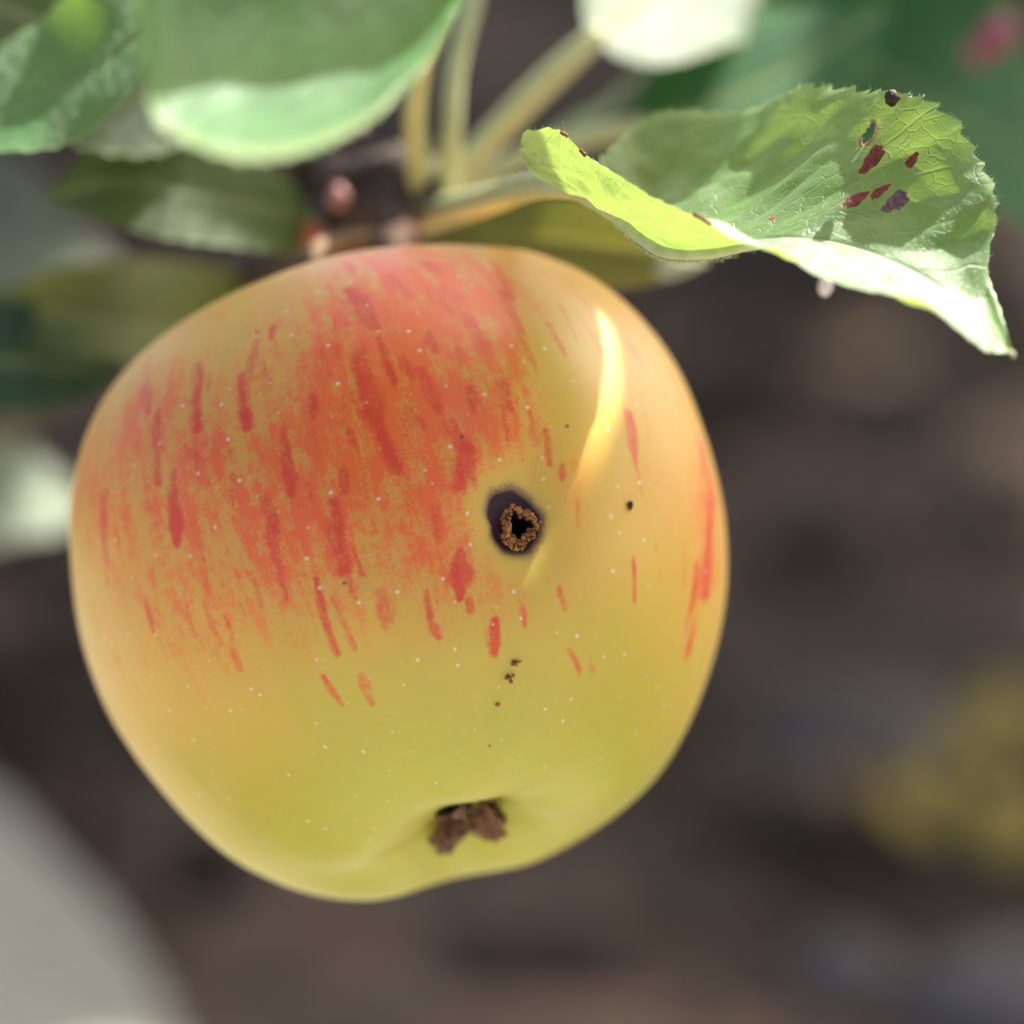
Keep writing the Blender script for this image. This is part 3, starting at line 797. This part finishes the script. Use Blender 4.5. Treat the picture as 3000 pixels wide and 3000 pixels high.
    for (x0, y0, x1, y1, wd, it) in STR:
        a, b = at(x0, y0), at(x1, y1)
        ab = b - a
        t = np.clip(((S - a) @ ab) / (ab @ ab), -0.08, 1.08)
        dist = np.linalg.norm(S - a - t[:, None] * ab, axis=1)
        hw = wd * K3 * 0.00385 * 0.5 * (1 + 0.12 * np.sin(t * 5 + x0)) * np.where((t < 0.1) | (t > 0.9), 0.8, 1)
        k = dist / hw * (1 + 0.75 * rag)
        stripe = np.maximum(stripe, (0.2 + 0.85 * it) * np.exp(-0.50 * k ** 2.6))
    stripe = stripe * np.clip(mod, 0, 1.05)
    r4 = np.random.default_rng(21)                     # many faint short dashes between the bold ones
    for _ in range(170):
        lo, t0, ln = r4.uniform(-1.5, 1.5), r4.uniform(1.0, 2.35), r4.uniform(0.03, 0.11)
        aa = np.cos(t0) * AB + np.sin(t0) * (np.cos(lo) * e1 + np.sin(lo) * e2)
        bb = np.cos(t0 + ln) * AB + np.sin(t0 + ln) * (np.cos(lo) * e1 + np.sin(lo) * e2)
        near = np.nonzero(((S - aa * 3.55) ** 2).sum(1) < 0.8)[0]
        if len(near) == 0:
            continue
        a, b = aa * 3.55, bb * 3.55
        ab = b - a
        q = S[near]
        t = np.clip(((q - a) @ ab) / (ab @ ab), -0.05, 1.05)
        k = np.linalg.norm(q - a - t[:, None] * ab, axis=1) / r4.uniform(0.015, 0.05) * (1 + 0.75 * rag[near])
        stripe[near] = np.maximum(stripe[near], r4.uniform(.15, .5) * mod[near] * np.exp(-0.5 * k ** 2.2))
    r2 = np.random.default_rng(3)                      # the far side carries stripes too
    for _ in range(150):
        lo, t0, ln, wd = r2.uniform(-np.pi, np.pi), r2.uniform(1.1, 2.7), r2.uniform(0.1, 0.35), r2.uniform(0.04, 0.12)
        aa = np.cos(t0) * AB + np.sin(t0) * (np.cos(lo) * e1 + np.sin(lo) * e2)
        bb = np.cos(t0 + ln) * AB + np.sin(t0 + ln) * (np.cos(lo) * e1 + np.sin(lo) * e2)
        if aa[2] > -0.05:
            continue
        a, b = aa * 3.55, bb * 3.55
        ab = b - a
        t = np.clip(((S - a) @ ab) / (ab @ ab), -0.2, 1.2)
        dist = np.linalg.norm(S - a - t[:, None] * ab, axis=1)
        stripe = np.maximum(stripe, r2.uniform(.4, 1) * np.clip(1.35 - 0.85 * dist / wd, 0, 1))
    wash = np.zeros(len(S))
    WASH = [(780, 720, 150, 1.0), (720, 830, 120, .6), (640, 900, 170, .5), (850, 880, 110, .6), (880, 560, 130, .95), (760, 520, 110, .55), (450, 950, 260, .30),
            (560, 1090, 220, .32), (880, 1090, 90, .55), (990, 1110, 120, .45), (330, 860, 200, .35), (720, 1150, 200, .35), (820, 1000, 90, .45), (970, 780, 90, .6),
            (1000, 1000, 60, .2), (1320, 1000, 90, .45), (1280, 1180, 90, .25), (1100, 900, 60, .3), (820, 640, 130, .6), (180, 980, 90, .4), (920, 1180, 90, .35), (560, 750, 150, .25), (700, 490, 100, .5), (600, 570, 110, .3), (1335, 930, 70, .5), (1340, 1080, 70, .5), (255, 780, 90, .4), (165, 900, 90, .45), (830, 480, 100, .55), (680, 700, 110, .5), (300, 1150, 160, .25), (450, 1200, 150, .25), (1220, 900, 60, .25)]
    for (px, py, rad, amp) in WASH:
        a = at(px, py)
        wash += amp * np.exp(-((S - a) ** 2).sum(1) / (rad * K3 * 0.00385) ** 2)
    wash = 0.64 * wash * np.clip((tcal - 0.62 - 0.25 * (vnoise(lon * 9 + 3, tcal * 2) - .5)) / 0.75, 0, 1)
    broad = np.clip((tcal - 0.85 - 0.35 * (vnoise(lon * 7 + 11, tcal * 3) - .5)) / 0.7, 0, 1) * (0.12 + 0.26 * vnoise(lon * 6 + 2, tcal * 2.2 + 5))
    unblushed = np.exp(-((S - at(1080, 640)) ** 2).sum(1) / 0.9 ** 2) + np.exp(-((S - at(1130, 800)) ** 2).sum(1) / 0.8 ** 2)      # the bare yellow shoulder
    wash = wash + broad * np.clip(1 - 0.9 * unblushed, 0, 1)
    wash = np.where(d[:, 2] < 0, np.maximum(wash, 0.4 * np.clip(-d[:, 2] * 3, 0, 1) * np.clip((tcal - 1.0) / 0.5, 0, 1)), wash)
    halo = np.exp(-(np.maximum(rr - 1, 0) * 0.325 / 0.26) ** 2)
    wash = wash * (1 - 0.85 * halo); stripe = stripe * (1 - 0.8 * np.exp(-(np.maximum(rr - 1, 0) * 0.325 / 0.13) ** 2))
    stripe = np.clip(stripe, 0, 1)
    f = grid_faces(NR, NS, True)
    body = mesh('skin', W, f, apple_material(), root,
                attrs={'stripe': stripe, 'wash': np.clip(wash, 0, 1.2), 'scar': scar, 'pit': pit, 'pol': np.column_stack([lon * 3.1, tcal * 3.6, rr])})
    # winding: outward
    me = body.data
    if me.polygons[NS * 300].normal.dot(Vector(cam_to_world(p)[f[NS * 300][0]] - AC)) < 0:
        me.flip_normals()
    return root, d, p, hd

def apple_material():
    t = NT('apple_skin')
    co = t.objcm()
    pol = t.attr('pol', 'Vector')
    sep = t.n('ShaderNodeSeparateXYZ', None, Vector=pol).outputs
    st, wa, sc, pit = t.attr('stripe'), t.attr('wash'), t.attr('scar'), t.attr('pit')
    str_v = t.vmath('MULTIPLY', pol, (1, 0.28, 0))           # drawn out along the meridians
    streak = t.noise(str_v, 3.2, 4, 0.6)
    grain = t.noise(co, 26, 3, 0.65)
    mid = t.noise(co, 7, 4, 0.65)
    big = t.noise(co, 0.7, 3, 0.5)
    # ground colour: green-yellow at the calyx end, golden higher up
    h = t.math('ADD', sep[1], t.math('MULTIPLY', t.math('SUBTRACT', big, 0.5), 1.6))
    g = t.mix(t.smooth(h, 1.6, 4.6), (0.46, 0.430, 0.055), (0.70, 0.430, 0.070))
    g = t.mix(t.smooth(t.noise(str_v, 1.5, 3, 0.5), 0.5, 0.75, 0, 0.45), g, (0.55, 0.42, 0.045))
    g = t.mix(t.smooth(mid, 0.4, 0.8, 0, 0.22), g, (0.67, 0.46, 0.10))
    # red: stripes plus a speckled wash
    edge = t.math('ADD', t.math('MULTIPLY', t.math('SUBTRACT', grain, 0.5), 1.6), t.math('MULTIPLY', t.math('SUBTRACT', mid, 0.5), 1.5))
    fil = t.noise(t.vmath('MULTIPLY', pol, (1, 0.13, 0)), 8.0, 4, 0.65)        # thin filaments along the meridians
    s1 = t.smooth(t.math('ADD', st, t.math('ADD', t.math('MULTIPLY', edge, 0.40), t.math('MULTIPLY', t.math('SUBTRACT', fil, 0.5), 0.9))), 0.08, 1.0)
    s1 = t.math('MULTIPLY', s1, t.smooth(st, 0.02, 0.45, 0, 0.96))
    wv = t.math('ADD', t.math('MULTIPLY', wa, 0.62), t.math('ADD', t.math('MULTIPLY', t.math('SUBTRACT', streak, 0.5), 1.7), t.math('ADD', t.math('MULTIPLY', edge, 0.75), t.math('MULTIPLY', t.math('SUBTRACT', fil, 0.5), 1.5))))
    patch = t.noise(t.vmath('MULTIPLY', pol, (1, 0.5, 0)), 4.5, 5, 0.7)
    wv = t.math('ADD', wv, t.math('MULTIPLY', t.math('SUBTRACT', patch, 0.5), 1.6))
    w1 = t.math('MULTIPLY', t.smooth(wv, 0.15, 0.85), t.smooth(wa, 0.02, 0.80, 0, 0.90))
    dots = t.math('MULTIPLY', t.smooth(t.noise(co, 34, 2, 0.6), 0.54, 0.64), t.smooth(wa, 0.02, 0.5, 0, 0.45))
    soft = t.smooth(wa, 0.0, 1.0, 0, 0.55)
    c = t.mix(soft, g, (0.78, 0.25, 0.038))
    c = t.mix(dots, c, (0.80, 0.15, 0.04))
    c = t.mix(w1, c, (0.86, 0.125, 0.030))
    c = t.mix(s1, c, t.mix(fil, (0.64, 0.024, 0.015), (0.80, 0.075, 0.028)))
    rus = t.smooth(t.noise(co, 1.1, 5, 0.7), 0.58, 0.74, 0, 0.22)             # faint russet clouds
    c = t.mix(rus, c, (0.50, 0.33, 0.12))
    # lenticels
    vz = t.n('ShaderNodeTexVoronoi', {'feature': 'F1', 'voronoi_dimensions': '2D'}, Vector=pol, Scale=2.5, Randomness=1.0)
    pick = t.n('ShaderNodeSeparateColor', None, Color=vz.outputs['Color']).outputs[0]
    dot = t.math('MULTIPLY', t.smooth(vz.outputs['Distance'], 0.018, t.smooth(pick, 0, 1, 0.03, 0.085), 1.0, 0.0), t.smooth(pick, 0.1, 1.0))
    c = t.mix(t.math('MULTIPLY', dot, 0.72), c, (0.86, 0.74, 0.58))
    # tiny dark specks
    vd = t.n('ShaderNodeTexVoronoi', {'feature': 'F1', 'voronoi_dimensions': '2D'}, Vector=pol, Scale=0.9, Randomness=1.0)
    pk = t.n('ShaderNodeSeparateColor', None, Color=vd.outputs['Color']).outputs[1]
    sp = t.math('MULTIPLY', t.smooth(vd.outputs['Distance'], 0.010, 0.028, 1.0, 0.0), t.math('GREATER_THAN', pk, 0.85))
    c = t.mix(t.math('MULTIPLY', sp, 0.8), c, (0.10, 0.07, 0.02))
    # halo and scar
    c = t.mix(t.smooth(sep[2], 1.0, 1.55, 0.65, 0.0), c, (0.52, 0.33, 0.06))
    c = t.mix(t.smooth(t.math('ADD', sep[2], t.math('MULTIPLY', edge, 0.10)), 0.98, 1.30, 0.9, 0.0), c, (0.16, 0.075, 0.05))
    scc = t.mix(mid, (0.026, 0.008, 0.015), (0.062, 0.020, 0.032))
    c = t.mix(t.smooth(t.math('ADD', sc, t.math('MULTIPLY', edge, 0.25)), 0.35, 0.8), c, scc)
    c = t.mix(t.smooth(pit, 0.05, 0.45), c, (0.012, 0.007, 0.005))
    hgt = t.math('ADD', t.math('MULTIPLY', grain, 0.5), t.math('MULTIPLY', mid, 0.6))
    nrm = t.bump(hgt, 0.004)
    live = t.math('SUBTRACT', 1.0, t.math('MAXIMUM', sc, pit))
    b = t.n('ShaderNodeBsdfPrincipled', None, Base__Color=c, Roughness=t.math('ADD', t.smooth(live, 0, 1, 0.6, 0.36), t.math('MULTIPLY', mid, 0.12)), Specular__IOR__Level=t.smooth(live, 0, 1, 0.2, 0.45), Normal=nrm,
            Subsurface__Weight=t.math('MULTIPLY', live, 0.45), Subsurface__Radius=(1.0, 0.55, 0.18), Subsurface__Scale=0.35 * CM,
            Coat__Weight=0.24, Coat__Roughness=0.42, Sheen__Weight=0.05, Sheen__Roughness=0.35, Sheen__Tint=(0.9, 0.9, 0.95))
    return t.out(b.outputs[0])

apple, AD, AP, _ = build_apple()

def skin_at(px, py):
    """world point and outward direction on the finished skin"""
    x, y, z = pix(cam_to_world(AP))
    q = (x - px) ** 2 + (y - py) ** 2 + np.where(AD[:, 2] < 0, 1e9, 0)
    i = int(np.argmin(q))
    w = cam_to_world(AP[i:i + 1])[0]
    return w, unit(w - AC)

# ------------------------------------------------------------------ apple details
def granules(name, items, mat, parent=None, **kw):
    import bmesh
    bm = bmesh.new(); bmesh.ops.create_icosphere(bm, subdivisions=1, radius=1)
    bv = np.array([x.co for x in bm.verts]); bf = [tuple(x.index for x in p.verts) for p in bm.faces]; bm.free()
    V, F, n = [], [], 0
    for p, r in items:
        v = bv * r * (1 + 0.35 * rng.normal(size=(len(bv), 1)).clip(-1, 1)) * rng.uniform(0.7, 1.2, size=3)
        V.append(v + p); F += [tuple(i + n for i in q) for q in bf]; n += len(v)
    return mesh(name, np.vstack(V), F, mat, parent, **kw)

M_FRASS = simple('frass_rusty', (0.50, 0.21, 0.07), 0.85, scale=22, c2=(0.17, 0.065, 0.022), spec=0.2)
hole_w = cam_to_world((apple_pts(hd[None]) - 0.0))[0]
hn = unit(hd[0] * RIGHT + hd[1] * UP + hd[2] * BACK) if hd.ndim == 1 else None
hx_ = unit(RIGHT - hn * (RIGHT @ hn)); hy_ = np.cross(hn, hx_)
items = []
for k in range(300):
    a = rng.uniform(0, 2 * np.pi)
    thick = 0.055 + 0.025 * math.sin(a - 2.4)
    if rng.uniform() < 0.45 * max(0, math.cos(a - 0.1)) ** 2:
        continue
    r = 0.158 + 0.03 * math.sin(3 * a + 1) + 0.015 * math.sin(7 * a) + rng.uniform(-0.03, thick)
    items.append((hole_w + hx_ * (0.042 + r * math.cos(a)) + hy_ * (-0.040 + r * math.sin(a) * 1.08) + hn * (-0.155 + rng.uniform(0, 0.035) - 1.2 * max(0, 0.150 - r)), rng.uniform(0.010, 0.030) * (1.25 if math.sin(a * 2 + .6) > 0.3 else 0.85)))
granules('frass', items, M_FRASS, apple, kind='stuff')

def crumb(px, py, n, spread, label):
    w, nn = skin_at(px, py)
    it = [(w + nn * 0.015 + spread * rng.normal(size=3) * 0.6, rng.uniform(0.012, 0.022)) for _ in range(n)]
    it = [(p + nn * max(0, 0.01 - (p - w) @ nn), r) for p, r in it]
    granules('frass_crumb', it, M_FRASS, None, label=label, category='crumb', group='rusty crumbs below the worm hole')
crumb(1510, 1941, 22, 0.035, 'rusty crumb nearest below the worm hole')
crumb(1490, 1985, 14, 0.045, 'broken rusty crumb, middle one below the worm hole')
crumb(1455, 2066, 7, 0.022, 'smallest rusty crumb lowest below the worm hole')
w, nn = skin_at(1843, 1481)
vv, ff = blob(w + nn * 0.02, (0.03, 0.03, 0.055), 0.35, 2, 3, 5)
mesh('dark_speck', vv, ff, simple('speck_black', (0.02, 0.016, 0.01), 0.5), label='small black speck stuck to the apple right of the worm hole', category='speck')

def build_calyx():
    ab = AB[0] * RIGHT + AB[1] * UP + AB[2] * BACK
    base = cam_to_world(apple_pts(AB[None]))[0]
    x1 = unit(RIGHT - ab * (RIGHT @ ab)); y1 = np.cross(ab, x1)
    m1 = simple('sepal_brown', (0.30, 0.14, 0.075), 0.85, scale=9, c2=(0.15, 0.07, 0.04))
    m2 = simple('sepal_grey', (0.24, 0.13, 0.08), 0.85, scale=9, c2=(0.08, 0.06, 0.05))
    for k in range(5):
        a = k * 2 * math.pi / 5 + 0.5
        o = x1 * math.cos(a) + y1 * math.sin(a); s = np.cross(ab, o)
        pts = []
        for i in range(13):
            t = i / 12
            lean = (0.10, 0.42, -0.16, 0.34, 0.2)[k]
            c = base + ab * (0.0 + (0.36, 0.26, 0.40, 0.30, 0.34)[k] * math.sin(t * 2.1)) + o * (0.21 + lean * t * t + 0.10 * math.sin(t * 3.1)) + s * 0.08 * math.sin(3 * t + k)
            wd = (0.24 * (1 - t) ** 0.9 + 0.008) * (1 + 0.15 * rng.normal())
            for j in range(7):
                v = j / 3 - 1
                pts.append(c + s * wd * v + o * 0.10 * v * v + 0.012 * rng.normal(size=3))
        ob = mesh('sepal', np.array(pts), grid_faces(13, 7), m1 if k % 2 == 0 else m2, apple)
        so_ = ob.modifiers.new('thick', 'SOLIDIFY'); so_.thickness = 0.00018
    it = [(base + ab * rng.uniform(0.05, 0.25) + (x1 * rng.normal() + y1 * rng.normal()) * 0.11, rng.uniform(0.02, 0.045)) for _ in range(90)]
    granules('dried_stamens', it, m1, apple, kind='stuff')
build_calyx()
top = -(AB[0] * RIGHT + AB[1] * UP + AB[2] * BACK)
sb = cam_to_world(apple_pts(-AB[None]))[0]
v, f = tube([sb - top * 0.15, sb + top * 0.6, sb + top * 1.3 + UP * 0.25, P(1130, 700, 5.2)], [0.13, 0.11, 0.11, 0.15], n=40, seg=14)
mesh('stem', v, f, simple('stem_brown', (0.22, 0.14, 0.07), 0.8, scale=7), apple)

# ------------------------------------------------------------------ things lying on the ground
def stone(px, py, rad, c, label, seed):
    g = ground_at(px, py, rad[2] * 0.5)
    v, f = blob(g, rad, 0.16, 0.9, 4, seed)
    mesh('stone', v, f, simple('stone_%d' % seed, c, 0.85, scale=0.9, bump=0.05, c2=tuple(x * .75 for x in c)), loc=g, label=label, category='stone', group='stones on the soil')
def build_path():
    """pale trodden path whose edge crosses the lower left corner; its unseen run past the camera is added to bounce light"""
    e = [ground_at(x, y, 2.6)[:2] for x, y in ((-900, 2010), (-350, 2160), (0, 2340), (270, 2600), (440, 2820), (540, 3060))]
    last = e[-1]
    far_e = [np.array([-420.0, e[0][1] + 12]), np.array([-120.0, e[0][1] + 6])]
    on = [last + np.array([6, -14]), last + np.array([22, -30]), last + np.array([70, -48]), last + np.array([420, -60])]
    ctl = np.array(far_e + e + on)
    arc = np.concatenate([[0], np.cumsum(np.linalg.norm(np.diff(ctl, axis=0), axis=1))])
    tt = np.concatenate([np.linspace(0, arc[2], 20)[:-1], np.linspace(arc[2], arc[-3], 80), np.linspace(arc[-3], arc[-1], 21)[1:]])
    edge = np.column_stack([np.interp(tt, arc, ctl[:, 0]), np.interp(tt, arc, ctl[:, 1])])
    edge += 0.35 * np.column_stack([snoise(np.column_stack([edge, 0 * edge[:, 0]]), 0.25, 3), snoise(np.column_stack([edge, 0 * edge[:, 0]]), 0.25, 8)])
    rows = 60
    k = np.linspace(0, 1, rows)[None, :, None] ** 2
    outer = np.column_stack([edge[:, 0] - 60, np.full(len(edge), -420.0)])
    g = edge[:, None] * (1 - k) + outer[:, None] * k
    z = 2.6 + 0.25 * np.array([mnoise.noise(Vector((x * 0.15, y * 0.15, 0))) for x, y in g.reshape(-1, 2)])
    z = z.reshape(g.shape[:2]); z[:, 0] = -1.0
    p = np.concatenate([g, z[..., None]], -1).reshape(-1, 3)
    t = NT('path_pale'); co = t.objcm()
    c = t.mix(t.smooth(t.noise(co, 0.8, 5, 0.6), 0.35, 0.65), (0.30, 0.295, 0.215), (0.37, 0.36, 0.265))
    bs = t.n('ShaderNodeBsdfPrincipled', None, Base__Color=c, Roughness=0.9, Specular__IOR__Level=0.2, Normal=t.bump(t.noise(co, 2.0, 4, 0.6), 0.15))
    o = mesh('path', p, grid_faces(len(edge), rows), t.out(bs.outputs[0]), loc=(0, 0, 0), kind='structure')
    if o.data.polygons[rows * 50 + 30].normal.z < 0:
        o.data.flip_normals()
build_path()
stone(2530, 2210, (2.2, 1.8, 1.2), (0.12, 0.105, 0.09), 'dull grey stone on the soil above the yellow leaves', 2)
stone(3000, 2960, (2.2, 2.0, 1.2), (0.15, 0.13, 0.11), 'pale stone in the lower right corner', 3)
stone(2480, 2880, (1.2, 1.1, .7), (0.13, 0.11, 0.095), 'small brownish stone near the bottom edge', 4)
M_YEL = leaf_material('leaf_fallen_yellow', (0.60, 0.42, 0.05), (0.46, 0.31, 0.04), (0.40, 0.29, 0.07), (0.35, 0.25, 0.02), tf=0.2, rough=0.7)
def fallen(px, py, ang, ln, wd, label, seed):
    g = ground_at(px, py, 1.4)
    dr = np.array([math.cos(ang), math.sin(ang), 0.0]); sd = np.array([-dr[1], dr[0], 0.15])
    q = [g - dr * ln * .5 + [0, 0, .3], g - dr * ln * .15 + [0, 0, .9], g + dr * ln * .2 + [0, 0, 1.0], g + dr * ln * .5 + [0, 0, .2]]
    make_leaf('fallen_leaf', q, (wd, wd), sd, M_YEL, None, fold=0.15, wave=0.3, seed=seed, label=label, category='leaf', group='fallen leaves')
for (x, y, a, l, w, lb) in [(2930, 2260, 0.4, 3.2, .9, 'largest yellow fallen leaf at the right edge on the soil'), (2960, 2500, 1.5, 2.6, .8, 'yellow fallen leaf lowest at the right edge'),
                            (2640, 2480, 2.4, 2.4, .7, 'dull yellow fallen leaf leftmost of the yellow patch'), (2760, 2400, 0.9, 1.8, .5, 'small yellow fallen leaf in the middle of the yellow patch')]:
    fallen(x, y, a, l, w, lb, int(x))

# ------------------------------------------------------------------ unseen crown added overhead to keep the apple and the soil in shade
EA = unit(np.cross(SUN, [0, 0, 1.0])); EB = np.cross(SUN, EA)
def sp(p):
    p = np.asarray(p)
    return np.stack([p @ EA, p @ EB], -1)

def two_margin_leaf(name, m0, m1, t, mat, parent, nu=80, nv=24, label=None):
    """an unseen shade leaf shaped by its two margins in the plane square to the sun, t cm up the sun's direction from the apple"""
    c0, c1 = catmull(m0, nu), catmull(m1, nu)
    u = np.linspace(0, 1, nu); v = np.linspace(0, 1, nv)
    q = c0[:, None] + (c1 - c0)[:, None] * v[None, :, None]
    h = AC @ SUN + t + 0.5 * np.sin(np.pi * v)[None] + 1.2 * np.sin(np.pi * u)[:, None]
    pts = q[..., :1] * EA + q[..., 1:] * EB + h[..., None] * SUN
    w = np.linalg.norm(c1 - c0, axis=1)
    L = np.linalg.norm(np.diff(c0, axis=0), axis=1).sum()
    att = np.stack([np.repeat(u * L, nv), (w[:, None] * (v[None] - .5)).ravel(), np.tile(np.abs(2 * v - 1), nu)], -1)
    o = mesh(name, pts.reshape(-1, 3), grid_faces(nu, nv), mat, parent, attrs={'leaf': att}, label=label)
    print('shade leaf in picture', [round(float(k)) for z in pix(pts.reshape(-1, 3)) for k in (z.min(), z.max())])
    return o

def build_crown():
    tree = empty('shade_crown', P(2600, -4000, 30), label='unseen leafy apple tree crown added overhead to shade the apple', category='tree')
    # leaf added over the apple: its right margin draws the edge of the sun fleck
    def skin_sp(pts):
        return np.array([sp(skin_at(*q)[0]) for q in pts])
    fleck = skin_sp([(1752, 930), (1772, 1030), (1765, 1120), (1735, 1225), (1690, 1335), (1620, 1450), (1500, 1605), (1440, 1725)])
    p0 = fleck[0]
    up_m = np.vstack([p0 + np.array([(-6.36, -.67), (-5.26, .01), (-3.06, .05), (-1.06, .08), (-.2, .06)]), fleck])
    lo_m = np.vstack([p0 + np.array([(-6.36, -.97), (-5.46, -1.97), (-4.06, -2.37), (-2.56, -2.5), (-1.56, -2.5), (-.76, -2.6), (-.26, -2.55), (.05, -2.2), (.3, -1.5), (.6, -.8)]), fleck[-1:] + [[0.05, -.05]]])
    two_margin_leaf('leaf', up_m, lo_m, 14.0, M_LEAF, tree)
    # a farther added leaf bounds the fleck softly on the right
    right = skin_sp([(1786, 955), (1804, 1035), (1816, 1125), (1800, 1230), (1760, 1340), (1690, 1450), (1610, 1540), (1552, 1640)])
    b0 = np.vstack([p0 + np.array([(-1.4, -.15), (-.7, -.08), (-.15, -.0)]), right, right[-1:] + [[.5, .1]]])
    b1 = p0 + np.array([(-1.4, .9), (-.9, 2.2), (-.4, 3.2), (.4, 3.8), (1, 3.9), (1.6, 3.6), (2.1, 2.8), (2.4, 1.7), (2.3, .4)])
    two_margin_leaf('leaf', b0, b1, 32.0, M_LEAF, tree)
    # one over the upper part of the drooping leaf, so that only its lip is in the sun
    dx, dy, _z = pix(DROOP)
    rim = []
    for q in ((280, 150), (420, 270), (560, 265), (700, 262), (850, 250), (980, 225), (1100, 205), (1220, 130), (1400, -100)):
        rim.append(sp(DROOP[np.argmin((dx - q[0]) ** 2 + (dy - q[1]) ** 2)]))
    rim = np.array(rim); upp = np.array([sp(DROOP[np.argmin((dx - x) ** 2 + (dy - y) ** 2)]) for x, y in ((700, -300), (1000, -300))]).mean(0)
    dirn = unit(upp - rim[4])
    wd = 8.0 * np.sin(np.pi * np.linspace(0.06, 0.94, len(rim))) ** .7
    two_margin_leaf('leaf', rim, rim + dirn * wd[:, None], 13.0, M_LEAF, tree)
    # everything that must stay in the sun, in the plane the sun sees
    lit = [HPTS.reshape(-1, 3)[::37]]
    lit.append(DROOP[(dx > 430) & (dx < 1100) & (dy > 230) & (dy < 480)][::11])
    lit.append(np.array([P(x, y, 3.5) for x in range(0, 420, 60) for y in (80, 200, 300)]))
    lit.append(np.array([P(x, y, 5.8 + (x - 1700) / 170) for x in range(1700, 2260, 80) for y in (-200, -100, 0, 100)]))
    lit.append(np.array([P(x, y, 5.3) for x, y in ((1320, 300), (1320, 450), (1420, 590), (1500, 560), (1300, 610), (1250, 400))]))
    lit.append(np.array([P(x, y, 13.3) for x in range(0, 240, 60) for y in (1300, 1450, 1600)]))
    lit.append(np.array([P(988, 578, 5), P(917, 690, 5.2)]))
    lit.append(np.array([skin_at(x, y)[0] for x, y in ((1760, 900), (1790, 1000), (1800, 1100), (1770, 1250), (1710, 1350), (1640, 1480), (1545, 1630))]))
    lit = sp(np.vstack(lit))
    targets = [ground_at(x, y) for x in range(-900, 3400, 130) for y in range(-200, 3300, 170)
               if not (x > 1950 and 600 < y and rng.uniform() < (0.70 if y < 2100 and x > 2250 else 0.55))]         # thinner there: flecks of sun on the soil
    targets += [P(x, y, 11) for x in range(2000, 3100, 170) for y in range(0, 900, 170)]
    targets += [P(x, y, 7) for x in range(100, 900, 150) for y in range(450, 1100, 150)]
    targets += [P(x, y, 13.5) for x in range(-200, 400, 150) for y in range(500, 1000, 150)]
    targets += [P(x, y, 6.5) for x in range(1300, 2000, 170) for y in (650, 750)]
    targets += [P(x, y, 8) for x in range(1600, 2300, 170) for y in (200, 300, 400)]
    V, F, A, n = [], [], [], 0
    nu, nv = 14, 7
    u = np.linspace(0, 1, nu); v = np.linspace(-1, 1, nv)
    U, W = np.meshgrid(u, v, indexing='ij')
    gf = grid_faces(nu, nv)
    sh = leaf_shape(U)
    made = 0
    for tg in targets:
        for rep in range(2):
            t = rng.uniform(45, 85)
            ang = rng.uniform(0, 6.28)
            ln, wd = rng.uniform(5, 8), rng.uniform(1.7, 2.6)
            a = unit(EA * math.cos(ang) + EB * math.sin(ang) + 0.35 * SUN * rng.normal()); b = unit(np.cross(SUN + 0.4 * rng.normal(size=3), a))
            nn = np.cross(a, b)
            c = tg + EA * rng.normal() * 1.5 + EB * rng.normal() * 1.5 + SUN * t
            pts = c + ((U - .5) * ln)[..., None] * a + (W * sh * wd)[..., None] * b + ((0.25 * np.abs(W) * sh * wd) - 1.2 * (U - .5) ** 2)[..., None] * nn
            pts = pts.reshape(-1, 3)
            s2 = sp(pts)
            if np.min(((s2[::3, None] - lit[None]) ** 2).sum(-1)) < 0.55 ** 2:
                continue
            V.append(pts); F.append(gf + n); n += len(pts); made += 1
            A.append(np.stack([U * ln, W * sh * wd, np.abs(W)], -1).reshape(-1, 3))
    print('crown leaves', made)
    t = NT('crown_leaf')
    cf = t.n('ShaderNodeBsdfDiffuse', None, Color=t.mix(t.noise(t.objcm(), 0.3, 2), (0.05, 0.12, 0.03), (0.11, 0.20, 0.05)))
    ct = t.n('ShaderNodeBsdfTranslucent', None, Color=(0.12, 0.22, 0.03, 1))
    m_crown = t.out(t.n('ShaderNodeMixShader', None, _0=0.3, _1=cf.outputs[0], _2=ct.outputs[0]).outputs[0])
    mesh('crown', np.vstack(V), np.vstack(F), m_crown, tree, attrs={'leaf': np.vstack(A)}, kind='stuff')
build_crown()
